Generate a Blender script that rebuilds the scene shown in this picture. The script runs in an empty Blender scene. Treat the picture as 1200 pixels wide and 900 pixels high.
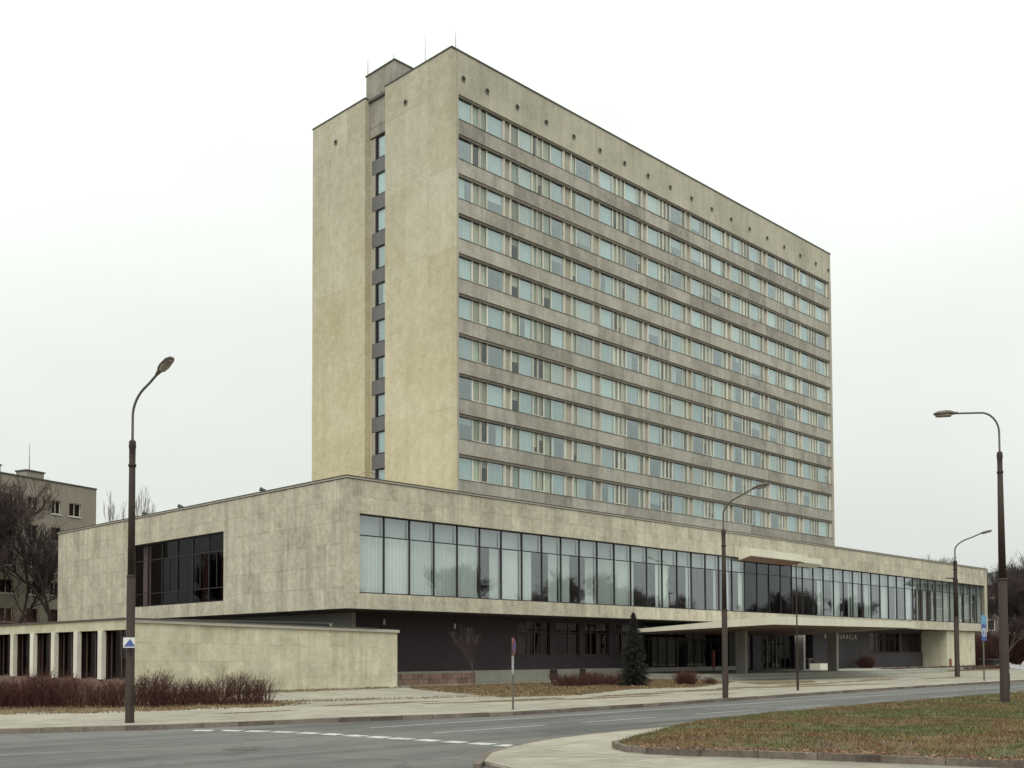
import bpy, math, random
import numpy as np
from mathutils import Vector, Matrix
R = math.radians
random.seed(7)
sc = bpy.context.scene
# ------------------------------------------------------------------ camera
cam = bpy.data.cameras.new('camera'); co = bpy.data.objects.new('camera', cam)
sc.collection.objects.link(co); sc.camera = co
YAW, PITCH, ROLL = 0.7730, 0.0394, -0.0023
f = Vector((math.sin(YAW)*math.cos(PITCH), math.cos(YAW)*math.cos(PITCH), math.sin(PITCH)))
r = Vector((math.cos(YAW), -math.sin(YAW), 0)); u = r.cross(f)
r2 = r*math.cos(ROLL)+u*math.sin(ROLL); u2 = u*math.cos(ROLL)-r*math.sin(ROLL)
M = Matrix((r2, u2, -f)).transposed().to_4x4(); M.translation = Vector((-35.6393, -46.073, 0.7869))
co.matrix_world = M
cam.sensor_width = 36; cam.lens = 36*1242.66/1200; cam.shift_x = 51.06/1200; cam.shift_y = 268.52/1200
cam.clip_start = .1; cam.clip_end = 3000
sc.render.resolution_x, sc.render.resolution_y = 1024, 768
# ------------------------------------------------------------------ sky: overcast
SUN_EL, SUN_AZ = R(48), R(235)          # azimuth clockwise from +Y
w = bpy.data.worlds.new('World'); sc.world = w; w.use_nodes = True
nt = w.node_tree; nt.nodes.clear(); N = nt.nodes.new; L = nt.links.new
out = N('ShaderNodeOutputWorld'); bg = N('ShaderNodeBackground'); bg.inputs[1].default_value = .1
sky = N('ShaderNodeTexSky'); sky.sky_type = 'NISHITA'; sky.sun_disc = False
sky.sun_elevation = SUN_EL; sky.sun_rotation = SUN_AZ
tc = N('ShaderNodeTexCoord'); sep = N('ShaderNodeSeparateXYZ'); L(tc.outputs['Generated'], sep.inputs[0])
mr = N('ShaderNodeMapRange'); mr.inputs[1].default_value = 0.0; mr.inputs[2].default_value = 1.0
mr.inputs[3].default_value = 6.9; mr.inputs[4].default_value = 16.5; L(sep.outputs[2], mr.inputs[0])
mpn = N('ShaderNodeMapping'); mpn.inputs['Scale'].default_value = (1, 1, 2.4); L(tc.outputs['Generated'], mpn.inputs[0])
nz = N('ShaderNodeTexNoise'); nz.inputs['Scale'].default_value = 2.2; nz.inputs['Detail'].default_value = 4; nz.inputs['Roughness'].default_value = .45
L(mpn.outputs[0], nz.inputs['Vector'])
m2 = N('ShaderNodeMapRange'); m2.inputs[1].default_value = .3; m2.inputs[2].default_value = .7; m2.inputs[3].default_value = .93; m2.inputs[4].default_value = 1.06
L(nz.outputs[0], m2.inputs[0])
mu = N('ShaderNodeMath'); mu.operation = 'MULTIPLY'; L(mr.outputs[0], mu.inputs[0]); L(m2.outputs[0], mu.inputs[1])
vm = N('ShaderNodeVectorMath'); vm.operation = 'SCALE'; vm.inputs[0].default_value = (.96, 1.0, .95); L(mu.outputs[0], vm.inputs['Scale'])
mx = N('ShaderNodeMix'); mx.data_type = 'RGBA'; mx.inputs[0].default_value = .985
L(sky.outputs[0], mx.inputs[6]); L(vm.outputs[0], mx.inputs[7]); L(mx.outputs[2], bg.inputs[0]); L(bg.outputs[0], out.inputs[0])
sl = bpy.data.lights.new('sun', 'SUN'); sl.energy = 1.45; sl.angle = R(40); sl.color = (1, .94, .865)
so = bpy.data.objects.new('sun', sl); sc.collection.objects.link(so)
d = Vector((math.sin(SUN_AZ)*math.cos(SUN_EL), math.cos(SUN_AZ)*math.cos(SUN_EL), math.sin(SUN_EL)))
so.rotation_euler = d.to_track_quat('Z', 'Y').to_euler(); so.location = (-60, -60, 80)
sc.view_settings.view_transform = 'Standard'; sc.view_settings.look = 'None'
sc.view_settings.exposure = 0; sc.view_settings.gamma = 1
sc.render.engine = 'CYCLES'; sc.cycles.max_bounces = 10; sc.cycles.transparent_max_bounces = 24

# ------------------------------------------------------------------ materials
def newmat(name):
    m = bpy.data.materials.new(name); m.use_nodes = True
    t = m.node_tree; b = t.nodes['Principled BSDF']
    return m, t, b
def noise(t, vec, scale, detail=4, rough=.55, sc3=None):
    if sc3:
        mp = t.nodes.new('ShaderNodeMapping'); mp.inputs['Scale'].default_value = sc3; t.links.new(vec, mp.inputs[0]); vec = mp.outputs[0]
    n = t.nodes.new('ShaderNodeTexNoise'); n.inputs['Scale'].default_value = scale; n.inputs['Detail'].default_value = detail; n.inputs['Roughness'].default_value = rough
    t.links.new(vec, n.inputs['Vector']); return n.outputs[0]
def math_(t, op, a, b=None, c=None):
    n = t.nodes.new('ShaderNodeMath'); n.operation = op
    for i, v in enumerate((a, b, c)):
        if v is None: continue
        if isinstance(v, (int, float)): n.inputs[i].default_value = v
        else: t.links.new(v, n.inputs[i])
    return n.outputs[0]
def mixc(t, fac, a, b):
    n = t.nodes.new('ShaderNodeMix'); n.data_type = 'RGBA'
    for i, v in ((0, fac), (6, a), (7, b)):
        if isinstance(v, (int, float)): n.inputs[i].default_value = v
        elif isinstance(v, tuple): n.inputs[i].default_value = (*v, 1) if len(v) == 3 else v
        else: t.links.new(v, n.inputs[i])
    return n.outputs[2]
def ramp01(t, v, lo, hi):
    n = t.nodes.new('ShaderNodeMapRange'); n.inputs[1].default_value = lo; n.inputs[2].default_value = hi; t.links.new(v, n.inputs[0]); return n.outputs[0]
def weathered(name, dark, light, blotch=.5, bs=.35, streak=.5, fine=.35, fs=6, rand=0, rough=.88, bump=.15, dirt=None, island=False, tint=None, spots=0):
    """stone, concrete, plaster: blotches, vertical streaks and fine grain between two colours"""
    m, t, b = newmat(name)
    pos = t.nodes.new('ShaderNodeNewGeometry'); P = pos.outputs['Position']
    v = math_(t, 'MULTIPLY', math_(t, 'SUBTRACT', noise(t, P, bs, 5, .6), .5), blotch*2.6)
    v = math_(t, 'ADD', v, .5)
    if streak:
        s = noise(t, P, 1.0, 4, .6, (2.2, 2.2, .16)); v = math_(t, 'MULTIPLY_ADD', math_(t, 'SUBTRACT', s, .5), streak*2.2, v)
    fn = noise(t, P, fs, 6, .7); v = math_(t, 'MULTIPLY_ADD', math_(t, 'SUBTRACT', fn, .5), fine*2.4, v)
    if rand:
        o = t.nodes.new('ShaderNodeObjectInfo')
        rv = pos.outputs['Random Per Island'] if island else o.outputs['Random']
        v = math_(t, 'MULTIPLY_ADD', math_(t, 'SUBTRACT', rv, .5), rand*2, v)
    cl = t.nodes.new('ShaderNodeClamp'); t.links.new(v, cl.inputs[0]); v = cl.outputs[0]
    c = mixc(t, v, dark, light)
    if tint:
        tf = ramp01(t, noise(t, P, bs*1.7, 3, .6), .45, .7); c = mixc(t, math_(t, 'MULTIPLY', tf, .6), c, tint)
    if dirt:   # long run-off stains
        s2 = ramp01(t, noise(t, P, .9, 5, .7, (3.5, 3.5, .12)), .56, .78); c = mixc(t, math_(t, 'MULTIPLY', s2, .55), c, dirt)
    if spots:
        s3 = ramp01(t, noise(t, P, 11, 2, .5), .66, .74); c = mixc(t, math_(t, 'MULTIPLY', s3, spots), c, tuple(x*.35 for x in dark))
    t.links.new(c, b.inputs['Base Color']); b.inputs['Roughness'].default_value = rough
    bp = t.nodes.new('ShaderNodeBump'); bp.inputs['Strength'].default_value = bump; bp.inputs['Distance'].default_value = .03
    t.links.new(fn, bp.inputs['Height']); t.links.new(bp.outputs[0], b.inputs['Normal'])
    return m
def glass(name, tint=(.75, .85, .82), refl=.16, gcol=(.93, 1, .97), wob=.01, fr=None):
    m, t, b = newmat(name); t.nodes.remove(b); o = t.nodes['Material Output']
    tr = t.nodes.new('ShaderNodeBsdfTransparent'); tr.inputs[0].default_value = (*tint, 1)
    gl = t.nodes.new('ShaderNodeBsdfGlossy'); gl.inputs['Color'].default_value = (*gcol, 1); gl.inputs['Roughness'].default_value = .015
    lw = t.nodes.new('ShaderNodeLayerWeight'); lw.inputs[0].default_value = .5
    p5 = math_(t, 'POWER', lw.outputs['Facing'], 4.0); fac = math_(t, 'MULTIPLY_ADD', p5, 1-refl if fr is None else fr, refl)
    pos = t.nodes.new('ShaderNodeNewGeometry'); oi = t.nodes.new('ShaderNodeObjectInfo')
    va = t.nodes.new('ShaderNodeVectorMath'); va.operation = 'ADD'; t.links.new(pos.outputs['Position'], va.inputs[0]); t.links.new(oi.outputs['Random'], va.inputs[1])
    bp = t.nodes.new('ShaderNodeBump'); bp.inputs['Strength'].default_value = wob*10; bp.inputs['Distance'].default_value = .02
    t.links.new(noise(t, va.outputs[0], .9, 1), bp.inputs['Height']); t.links.new(bp.outputs[0], gl.inputs['Normal'])
    mxs = t.nodes.new('ShaderNodeMixShader'); t.links.new(fac, mxs.inputs[0]); t.links.new(tr.outputs[0], mxs.inputs[1]); t.links.new(gl.outputs[0], mxs.inputs[2])
    t.links.new(mxs.outputs[0], o.inputs[0]); return m
def plain(name, col, rough=.7, var=.15, scale=3, metal=0):
    m, t, b = newmat(name); pos = t.nodes.new('ShaderNodeNewGeometry')
    n = noise(t, pos.outputs['Position'], scale, 5, .65); oi = t.nodes.new('ShaderNodeObjectInfo')
    v = math_(t, 'MULTIPLY_ADD', math_(t, 'SUBTRACT', n, .5), 2.2, .5); v = math_(t, 'MULTIPLY_ADD', math_(t, 'SUBTRACT', oi.outputs['Random'], .5), .8, v)
    cl = t.nodes.new('ShaderNodeClamp'); t.links.new(v, cl.inputs[0])
    t.links.new(mixc(t, cl.outputs[0], tuple(x*(1-var) for x in col), tuple(min(1, x*(1+var)) for x in col)), b.inputs['Base Color'])
    b.inputs['Roughness'].default_value = rough; b.inputs['Metallic'].default_value = metal
    return m
M_ = {}
M_['podium'] = weathered('podium_travertine', (.305, .28, .215), (.60, .56, .44), blotch=.6, bs=.6, streak=.55, fine=.75, fs=3, rand=.16, tint=(.44, .425, .36), dirt=(.24, .22, .165))
M_['podium_i'] = weathered('podium_travertine_far', (.305, .28, .215), (.60, .56, .44), blotch=.6, bs=.6, streak=.55, fine=.75, fs=3, rand=.16, island=True, tint=(.44, .425, .36), dirt=(.24, .22, .165))
M_['joint'] = plain('joint_mortar', (.22, .21, .165), .95)
M_['garden'] = weathered('garden_wall_stone', (.38, .355, .25), (.66, .625, .47), blotch=.7, bs=.9, streak=.45, fine=.5, fs=4, rand=.16, tint=(.50, .49, .40), dirt=(.36, .31, .19))
M_['parapet'] = weathered('tower_parapet_render', (.30, .285, .225), (.52, .495, .395), blotch=.6, bs=.3, streak=.4, fine=.5, fs=3, dirt=(.22, .215, .17))
M_['spandrel'] = weathered('spandrel_concrete', (.225, .213, .185), (.46, .44, .38), blotch=.6, bs=.7, streak=.5, fine=.5, fs=3.5, rand=.3, dirt=(.17, .155, .135), tint=(.33, .31, .24))
M_['pier'] = weathered('pier_concrete', (.31, .29, .24), (.47, .445, .375), blotch=.5, streak=.5, fine=.4)
M_['cap'] = weathered('coping_light', (.33, .30, .25), (.47, .44, .38), blotch=.5, streak=0, fine=.4)
M_['darkcap'] = plain('coping_dark_sheet', (.07, .07, .062), .6)
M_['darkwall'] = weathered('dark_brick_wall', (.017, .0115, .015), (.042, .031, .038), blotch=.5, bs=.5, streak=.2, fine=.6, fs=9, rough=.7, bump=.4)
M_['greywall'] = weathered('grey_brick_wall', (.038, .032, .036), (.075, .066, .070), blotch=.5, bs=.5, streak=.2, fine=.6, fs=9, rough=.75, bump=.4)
M_['plinth'] = weathered('plinth_concrete', (.23, .23, .19), (.38, .375, .32), blotch=.4, streak=.4, fine=.4, dirt=(.18, .16, .12))
M_['slotpanel'] = weathered('slot_panel_grey', (.115, .115, .118), (.18, .18, .182), blotch=.4, streak=.3, fine=.3, rough=.6)
M_['canopy'] = weathered('canopy_concrete', (.54, .53, .43), (.70, .68, .57), blotch=.4, streak=.35, fine=.3, dirt=(.33, .31, .24))
M_['soffit'] = weathered('soffit_brown', (.15, .085, .066), (.23, .14, .108), blotch=.4, streak=0, fine=.3, rough=.7)
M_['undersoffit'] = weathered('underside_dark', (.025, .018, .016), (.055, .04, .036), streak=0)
M_['column'] = weathered('column_concrete', (.25, .235, .215), (.38, .36, .33), blotch=.4, streak=.4, fine=.4)
M_['frame_dark'] = plain('window_frame_black', (.018, .014, .015), .6)
M_['frame_light'] = weathered('window_frame_cream', (.46, .45, .38), (.76, .745, .64), blotch=.4, streak=.3, fine=.4, rand=.3)
M_['frame_brown'] = plain('frame_brown', (.075, .045, .04), .6, .3)
M_['glass'] = glass('tower_glass', (.83, .88, .87), .17, (.90, .99, 1))
M_['glass_side'] = glass('tower_glass_side', (.84, .87, .82), .06, (.95, 1, 1))
M_['glass_pod'] = glass('podium_glass', (.90, .92, .915), .14, (.90, .95, .98))
M_['glass_dark'] = glass('tinted_glass', (.55, .50, .50), .015, (1, .96, .98), fr=.25)
M_['glass_brown'] = glass('brown_glass', (.60, .56, .58), .012, (.95, .95, 1), fr=.25)
M_['glass_dim'] = glass('dim_glass', (.55, .52, .55), .04, (.9, .95, 1))
M_['glass_foyer'] = glass('foyer_glass', (.4, .4, .4), .008, (1, 1, 1))
def curtain(name, a, b_):
    m, t, b = newmat(name); oi = t.nodes.new('ShaderNodeObjectInfo'); pos = t.nodes.new('ShaderNodeNewGeometry')
    n = noise(t, pos.outputs['Position'], 1.0, 3, .6, (7, 7, .15))
    v = math_(t, 'MULTIPLY_ADD', math_(t, 'SUBTRACT', n, .5), .8, oi.outputs['Random'])
    cl = t.nodes.new('ShaderNodeClamp'); t.links.new(v, cl.inputs[0])
    t.links.new(mixc(t, cl.outputs[0], a, b_), b.inputs['Base Color']); b.inputs['Roughness'].default_value = .9
    return m
M_['curtain'] = curtain('sheer_curtain', (.40, .46, .47), (.80, .87, .84))
M_['curtain_top'] = curtain('upper_curtain', (.42, .475, .47), (.62, .68, .67))
M_['curtain_side'] = curtain('side_curtain', (.34, .33, .28), (.85, .84, .75))
M_['curtain_pod'] = curtain('restaurant_curtain', (.60, .655, .63), (.88, .92, .885))
M_['drape'] = curtain('brown_drape', (.055, .028, .022), (.15, .095, .07))
M_['room'] = plain('room_dark', (.018, .017, .019), .9)
M_['lamp_pole'] = weathered('lamp_pole_rusty', (.014, .0075, .005), (.040, .022, .015), blotch=.5, bs=1.5, streak=.5, fine=.4, rough=.75)
M_['galv'] = plain('galvanised_steel', (.13, .12, .095), .5, .2, metal=.3)
M_['lens'] = plain('lamp_lens', (.32, .27, .22), .3)
M_['asphalt'] = None
M_['head_shade'] = plain('head_shade_brown', (.15, .13, .105), .8, .3)  # brown that paints the shade above the tower windows

# ------------------------------------------------------------------ mesh helpers
class MB:
    def __init__(s): s.v = []; s.f = []
    def box(s, x0, y0, z0, x1, y1, z1):
        n = len(s.v); s.v += [(x0,y0,z0),(x1,y0,z0),(x1,y1,z0),(x0,y1,z0),(x0,y0,z1),(x1,y0,z1),(x1,y1,z1),(x0,y1,z1)]
        s.f += [(n,n+3,n+2,n+1),(n+4,n+5,n+6,n+7),(n,n+1,n+5,n+4),(n+1,n+2,n+6,n+5),(n+2,n+3,n+7,n+6),(n+3,n,n+4,n+7)]; return s
    def hexa(s, pts):   # 8 points in box order
        n = len(s.v); s.v += [tuple(p) for p in pts]
        s.f += [(n,n+3,n+2,n+1),(n+4,n+5,n+6,n+7),(n,n+1,n+5,n+4),(n+1,n+2,n+6,n+5),(n+2,n+3,n+7,n+6),(n+3,n,n+4,n+7)]; return s
    def tube(s, pts, rads, k=8, cap=True):
        pts = [Vector(p) for p in pts]; n0 = len(s.v)
        for i, p in enumerate(pts):
            a = pts[max(i-1, 0)]; b = pts[min(i+1, len(pts)-1)]; d_ = (b-a)
            d_ = d_.normalized() if d_.length > 1e-9 else Vector((0, 0, 1))
            ref = Vector((1, 0, 0)) if abs(d_.x) < .9 else Vector((0, 1, 0))
            e1 = d_.cross(ref).normalized(); e2 = d_.cross(e1)
            for j in range(k):
                an = 2*math.pi*j/k; q = p+(e1*math.cos(an)+e2*math.sin(an))*rads[i]; s.v.append(tuple(q))
        for i in range(len(pts)-1):
            for j in range(k):
                a = n0+i*k+j; b = n0+i*k+(j+1) % k; s.f.append((a, b, b+k, a+k))
        if cap: s.f.append(tuple(n0+j for j in range(k))[::-1]); s.f.append(tuple(n0+(len(pts)-1)*k+j for j in range(k)))
        return s
    def poly(s, pts, z0, z1):   # prism from polygon (ccw)
        n = len(s.v); k = len(pts)
        s.v += [(x, y, z0) for x, y in pts]+[(x, y, z1) for x, y in pts]
        s.f.append(tuple(range(n, n+k))[::-1]); s.f.append(tuple(range(n+k, n+2*k)))
        for i in range(k): j = (i+1) % k; s.f.append((n+i, n+j, n+k+j, n+k+i))
        return s
    def mesh(s, name):
        me = bpy.data.meshes.new(name); me.from_pydata(s.v, [], s.f); me.update(); return me
col = sc.collection
def link(name, me, mat=None, parent=None, loc=None, smooth=False, **props):
    if isinstance(me, MB): me = me.mesh(name)
    o = bpy.data.objects.new(name, me); col.objects.link(o)
    if mat is not None and len(me.materials) == 0: me.materials.append(mat)
    if smooth: me.shade_smooth()
    if parent: o.parent = parent
    if loc is not None: o.location = loc
    for k, v in props.items(): o[k] = v
    return o
def thing(name, label, category, loc=(0, 0, 0), group=None):
    o = bpy.data.objects.new(name, None); col.objects.link(o); o.location = loc; o.empty_display_size = .3
    o['label'] = label; o['category'] = category
    if group: o['group'] = group
    return o
def copy_tree(o, parent=None):
    c = o.copy(); col.objects.link(c)
    if parent: c.parent = parent
    for ch in o.children: copy_tree(ch, c)
    return c
def pairs_np(name, V, F, mat, parent=None, **props):
    me = bpy.data.meshes.new(name); V = np.asarray(V, 'f'); F = np.asarray(F, 'i'); k = F.shape[1]
    me.vertices.add(len(V)); me.vertices.foreach_set('co', V.ravel())
    me.loops.add(F.size); me.loops.foreach_set('vertex_index', F.ravel())
    me.polygons.add(len(F)); me.polygons.foreach_set('loop_start', np.arange(0, F.size, k, dtype='i'))
    me.update(calc_edges=True); me.materials.append(mat)
    return link(name, me, None, parent, **props)
G, RD = -1.0, -1.12    # pavement and road levels

# ------------------------------------------------------------------ ground, road, pavements
def ground_mats():
    m, t, b = newmat('asphalt'); pos = t.nodes.new('ShaderNodeNewGeometry'); P = pos.outputs['Position']
    big = noise(t, P, .12, 4, .6); mid = noise(t, P, 1.3, 5, .65); fine = noise(t, P, 38, 3, .6)
    track = noise(t, P, 1, 3, .5, (.03, 1.1, 1))
    v = math_(t, 'MULTIPLY_ADD', math_(t, 'SUBTRACT', big, .5), 1.6, .5); v = math_(t, 'MULTIPLY_ADD', math_(t, 'SUBTRACT', mid, .5), 1.0, v)
    v = math_(t, 'MULTIPLY_ADD', math_(t, 'SUBTRACT', track, .5), 1.9, v); v = math_(t, 'MULTIPLY_ADD', math_(t, 'SUBTRACT', fine, .5), 1.4, v)
    cl = t.nodes.new('ShaderNodeClamp'); t.links.new(v, cl.inputs[0])
    c = mixc(t, cl.outputs[0], (.056, .056, .050), (.132, .132, .121))
    vo = t.nodes.new('ShaderNodeTexVoronoi'); vo.feature = 'DISTANCE_TO_EDGE'; vo.inputs['Scale'].default_value = .22
    wn = t.nodes.new('ShaderNodeTexNoise'); wn.inputs['Scale'].default_value = .8; t.links.new(P, wn.inputs['Vector'])
    ad = t.nodes.new('ShaderNodeVectorMath'); ad.operation = 'ADD'; sc_ = t.nodes.new('ShaderNodeVectorMath'); sc_.operation = 'SCALE'; sc_.inputs['Scale'].default_value = 2.5
    t.links.new(wn.outputs['Color'], sc_.inputs[0]); t.links.new(P, ad.inputs[0]); t.links.new(sc_.outputs[0], ad.inputs[1]); t.links.new(ad.outputs[0], vo.inputs['Vector'])
    cr = math_(t, 'LESS_THAN', vo.outputs[0], .006); cr = math_(t, 'MULTIPLY', cr, math_(t, 'GREATER_THAN', big, .5))
    c = mixc(t, math_(t, 'MULTIPLY', cr, .6), c, (.05, .05, .048))
    t.links.new(c, b.inputs['Base Color']); b.inputs['Roughness'].default_value = .8
    bp = t.nodes.new('ShaderNodeBump'); bp.inputs['Strength'].default_value = .25; bp.inputs['Distance'].default_value = .01; t.links.new(fine, bp.inputs['Height']); t.links.new(bp.outputs[0], b.inputs['Normal'])
    M_['asphalt'] = m
    m, t, b = newmat('pavement_concrete'); pos = t.nodes.new('ShaderNodeNewGeometry'); P = pos.outputs['Position']
    mp = t.nodes.new('ShaderNodeMapping'); mp.inputs['Rotation'].default_value = (0, 0, R(3)); t.links.new(P, mp.inputs[0])
    br = t.nodes.new('ShaderNodeTexBrick'); br.inputs['Scale'].default_value = 1; br.offset = .5
    br.inputs['Brick Width'].default_value = 1.0; br.inputs['Row Height'].default_value = .5; br.inputs['Mortar Size'].default_value = .009
    br.inputs['Color1'].default_value = (0, 0, 0, 1); br.inputs['Color2'].default_value = (1, 1, 1, 1); br.inputs['Mortar'].default_value = (.5, .5, .5, 1)
    t.links.new(mp.outputs[0], br.inputs['Vector'])
    big = noise(t, P, .18, 5, .65); mid = noise(t, P, 1.6, 5, .7); fine = noise(t, P, 25, 3, .6)
    v = math_(t, 'MULTIPLY_ADD', math_(t, 'SUBTRACT', big, .5), 1.5, .5); v = math_(t, 'MULTIPLY_ADD', math_(t, 'SUBTRACT', mid, .5), 1.0, v)
    v = math_(t, 'MULTIPLY_ADD', math_(t, 'SUBTRACT', fine, .5), .8, v); v = math_(t, 'MULTIPLY_ADD', math_(t, 'SUBTRACT', br.outputs['Color'], .5), .3, v)
    cl = t.nodes.new('ShaderNodeClamp'); t.links.new(v, cl.inputs[0])
    c = mixc(t, cl.outputs[0], (.19, .178, .135), (.37, .352, .28))
    c = mixc(t, math_(t, 'MULTIPLY', br.outputs['Fac'], .7), c, (.15, .13, .095))
    dm = ramp01(t, noise(t, P, .45, 7, .8, (1, 2.2, 1)), .52, .66); c = mixc(t, math_(t, 'MULTIPLY', dm, .45), c, (.15, .13, .095))
    t.links.new(c, b.inputs['Base Color']); b.inputs['Roughness'].default_value = .9
    bp = t.nodes.new('ShaderNodeBump'); bp.inputs['Strength'].default_value = .3; bp.inputs['Distance'].default_value = .01; t.links.new(v, bp.inputs['Height']); t.links.new(bp.outputs[0], b.inputs['Normal'])
    M_['pave'] = m
    m, t, b = newmat('soil_and_dead_grass'); pos = t.nodes.new('ShaderNodeNewGeometry'); P = pos.outputs['Position']
    a1 = noise(t, P, .5, 5, .7); a2 = noise(t, P, 9, 6, .75)
    c = mixc(t, ramp01(t, a1, .35, .65), (.085, .055, .028), (.15, .11, .05)); c = mixc(t, ramp01(t, a2, .3, .75), c, (.19, .135, .07))
    t.links.new(c, b.inputs['Base Color']); b.inputs['Roughness'].default_value = .95
    bp = t.nodes.new('ShaderNodeBump'); bp.inputs['Strength'].default_value = .8; bp.inputs['Distance'].default_value = .05; t.links.new(a2, bp.inputs['Height']); t.links.new(bp.outputs[0], b.inputs['Normal'])
    M_['soil'] = m
ground_mats()
M_['grassdry'] = None
link('ground', MB().box(-1200, -1200, -3, 1200, 1200, -1.30), M_['soil'], kind='structure')
link('road', MB().poly([(-150, -150), (300, -150), (300, 10), (-150, 10)], -1.28, RD), M_['asphalt'], kind='structure')
KERB = [(-80, -2), (-50, -11.6), (-34, -16.8), (-25.6, -19.4), (-22.4, -20.8), (-18, -21.6), (-14, -22.6), (-11.8, -23.1), (-7, -23.1), (-1.7, -22.8), (6, -22.2), (15.5, -21.6), (28, -21), (41, -20.8), (140, -19)]
def off(pts, dd):
    o = []
    for i, p in enumerate(pts):
        a = Vector(pts[max(i-1, 0)]); b = Vector(pts[min(i+1, len(pts)-1)]); t_ = (b-a).normalized(); o.append((p[0]-t_.y*dd, p[1]+t_.x*dd))
    return o
link('sidewalk', MB().poly(off(KERB, .16)+[(140, 90), (-80, 90)], -1.27, G), M_['pave'], kind='structure')
def arclen(pts):
    L_ = [0]
    for a, b in zip(pts, pts[1:]): L_.append(L_[-1]+math.dist(a, b))
    return L_
def at_len(pts, L_, s):
    for i in range(len(pts)-1):
        if s <= L_[i+1] or i == len(pts)-2:
            k = (s-L_[i])/(L_[i+1]-L_[i]); a, b = Vector(pts[i]), Vector(pts[i+1]); return a.lerp(b, k), (b-a).normalized()
M_['kerb'] = weathered('kerb_granite', (.085, .062, .05), (.23, .195, .16), blotch=.5, bs=1.2, streak=0, fine=.6, fs=12, rand=.3)
def kerb_line(pts, s0, s1, n_single, parent, top, step=1.0, wid=.15, bottom=-1.27):
    L_ = arclen(pts); s = s0; i = 0; rest = MB(); me = None
    base = MB().box(-.493*step, 0, bottom, .493*step, wid, top)
    me = base.mesh('kerb_stone'); me.materials.append(M_['kerb'])
    while s < s1:
        p, t_ = at_len(pts, L_, s+step/2); an = math.atan2(t_.y, t_.x); dz = random.uniform(-.008, .008)
        if i < n_single:
            o = link('kerb_stone', me, None, parent); o.location = (p.x, p.y, dz); o.rotation_euler = (random.uniform(-.01, .01), 0, an+random.uniform(-.008, .008))
        else:
            cs, sn = math.cos(an), math.sin(an)
            rest.hexa([(p.x+x*cs-y*sn, p.y+x*sn+y*cs, z+dz) for x, y, z in base.v])
        s += step; i += 1
    if rest.v: link('kerb_stones', rest, M_['kerb'], parent, kind='stuff')
kb = bpy.data.objects.new('kerb', None); col.objects.link(kb); kb['kind'] = 'structure'
kerb_line(KERB, 46, 190, 95, kb, G+.005)
# near corner of pavement, and lawn island
CORNER = [(-25.5, -60), (-25.0, -44), (-24.3, -38), (-23.6, -35), (-22.8, -33.1), (-21.6, -32.1), (-20.2, -31.4), (-18.6, -30.8), (-16.6, -30.45), (-14.2, -30.3), (-7, -30.0), (-1.4, -29.7), (5.4, -29.7), (60, -28.8), (140, -27.5)]
link('near_pavement', MB().poly([(140, -150), (140, -27.6)]+off(CORNER, -.13)[::-1][1:]+[(-26, -150)], -1.265, -1.03), M_['pave'], kind='structure')
kc = bpy.data.objects.new('kerb', None); col.objects.link(kc); kc['kind'] = 'structure'
kerb_line(CORNER[::-1], 120, 205, 90, kc, -1.03, wid=.12)
M_['sill'] = M_['kerb']
ISL = [(-19.7, -34.4), (-19.55, -35.05), (-19.05, -36.04), (-18.62, -37.2), (-18.2, -38.35), (-17.77, -39.65), (-17.3, -41.1), (-16.3, -44)]
TIP = [(-18.2, -32.85), (-18.85, -33.0), (-19.3, -33.3), (-19.62, -33.8), (-19.7, -34.38)]
ki = bpy.data.objects.new('lawn_kerb', None); col.objects.link(ki); ki['kind'] = 'structure'
kerb_line(ISL, 0, arclen(ISL)[-1]-.5, 60, ki, -.905, wid=.1, bottom=-1.06)
kerb_line(TIP, 0, arclen(TIP)[-1]-.2, 8, ki, -.91, step=.4, wid=.1, bottom=-1.06)
# lawn: gently mounded sheet
LAWN = [(-19.58, -34.4), (-19.5, -33.85), (-19.2, -33.38), (-18.8, -33.1), (-18.2, -32.8), (-15.4, -31.7), (-12.5, -30.75), (-8, -30.25), (-1, -29.9), (10, -29.8), (40, -29.3), (70, -28.9), (70, -60), (-12, -60), (-16.1, -44), (-17.2, -41.1), (-17.67, -39.65), (-18.1, -38.35), (-18.52, -37.2), (-18.95, -36.04), (-19.45, -35.05)]
def inside(x, y, poly):
    c = np.zeros(np.shape(x), bool); n = len(poly)
    for i in range(n):
        x0, y0 = poly[i]; x1, y1 = poly[(i+1) % n]
        if y0 == y1: continue
        c ^= ((y0 > y) != (y1 > y)) & (x < (x1-x0)*(y-y0)/(y1-y0)+x0)
    return c
def dist_poly(x, y, poly):
    d_ = np.full(np.shape(x), 1e9)
    for i in range(len(poly)):
        x0, y0 = poly[i]; x1, y1 = poly[(i+1) % len(poly)]; vx, vy = x1-x0, y1-y0
        t_ = np.clip(((x-x0)*vx+(y-y0)*vy)/(vx*vx+vy*vy), 0, 1); d_ = np.minimum(d_, np.hypot(x-x0-t_*vx, y-y0-t_*vy))
    return d_
def lump(x, y): return .02*np.sin(x*1.7+1)*np.sin(y*2.1)+.015*np.sin(x*4.1+y*3.3)+.01*np.sin(x*9-y*7.7)
def lawn_z(x, y, poly, z0, rise): return z0+rise*np.clip(dist_poly(x, y, poly)/1.6, 0, 1)**.7+lump(x, y)*np.clip(dist_poly(x, y, poly)/.4, 0, 1)
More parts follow.
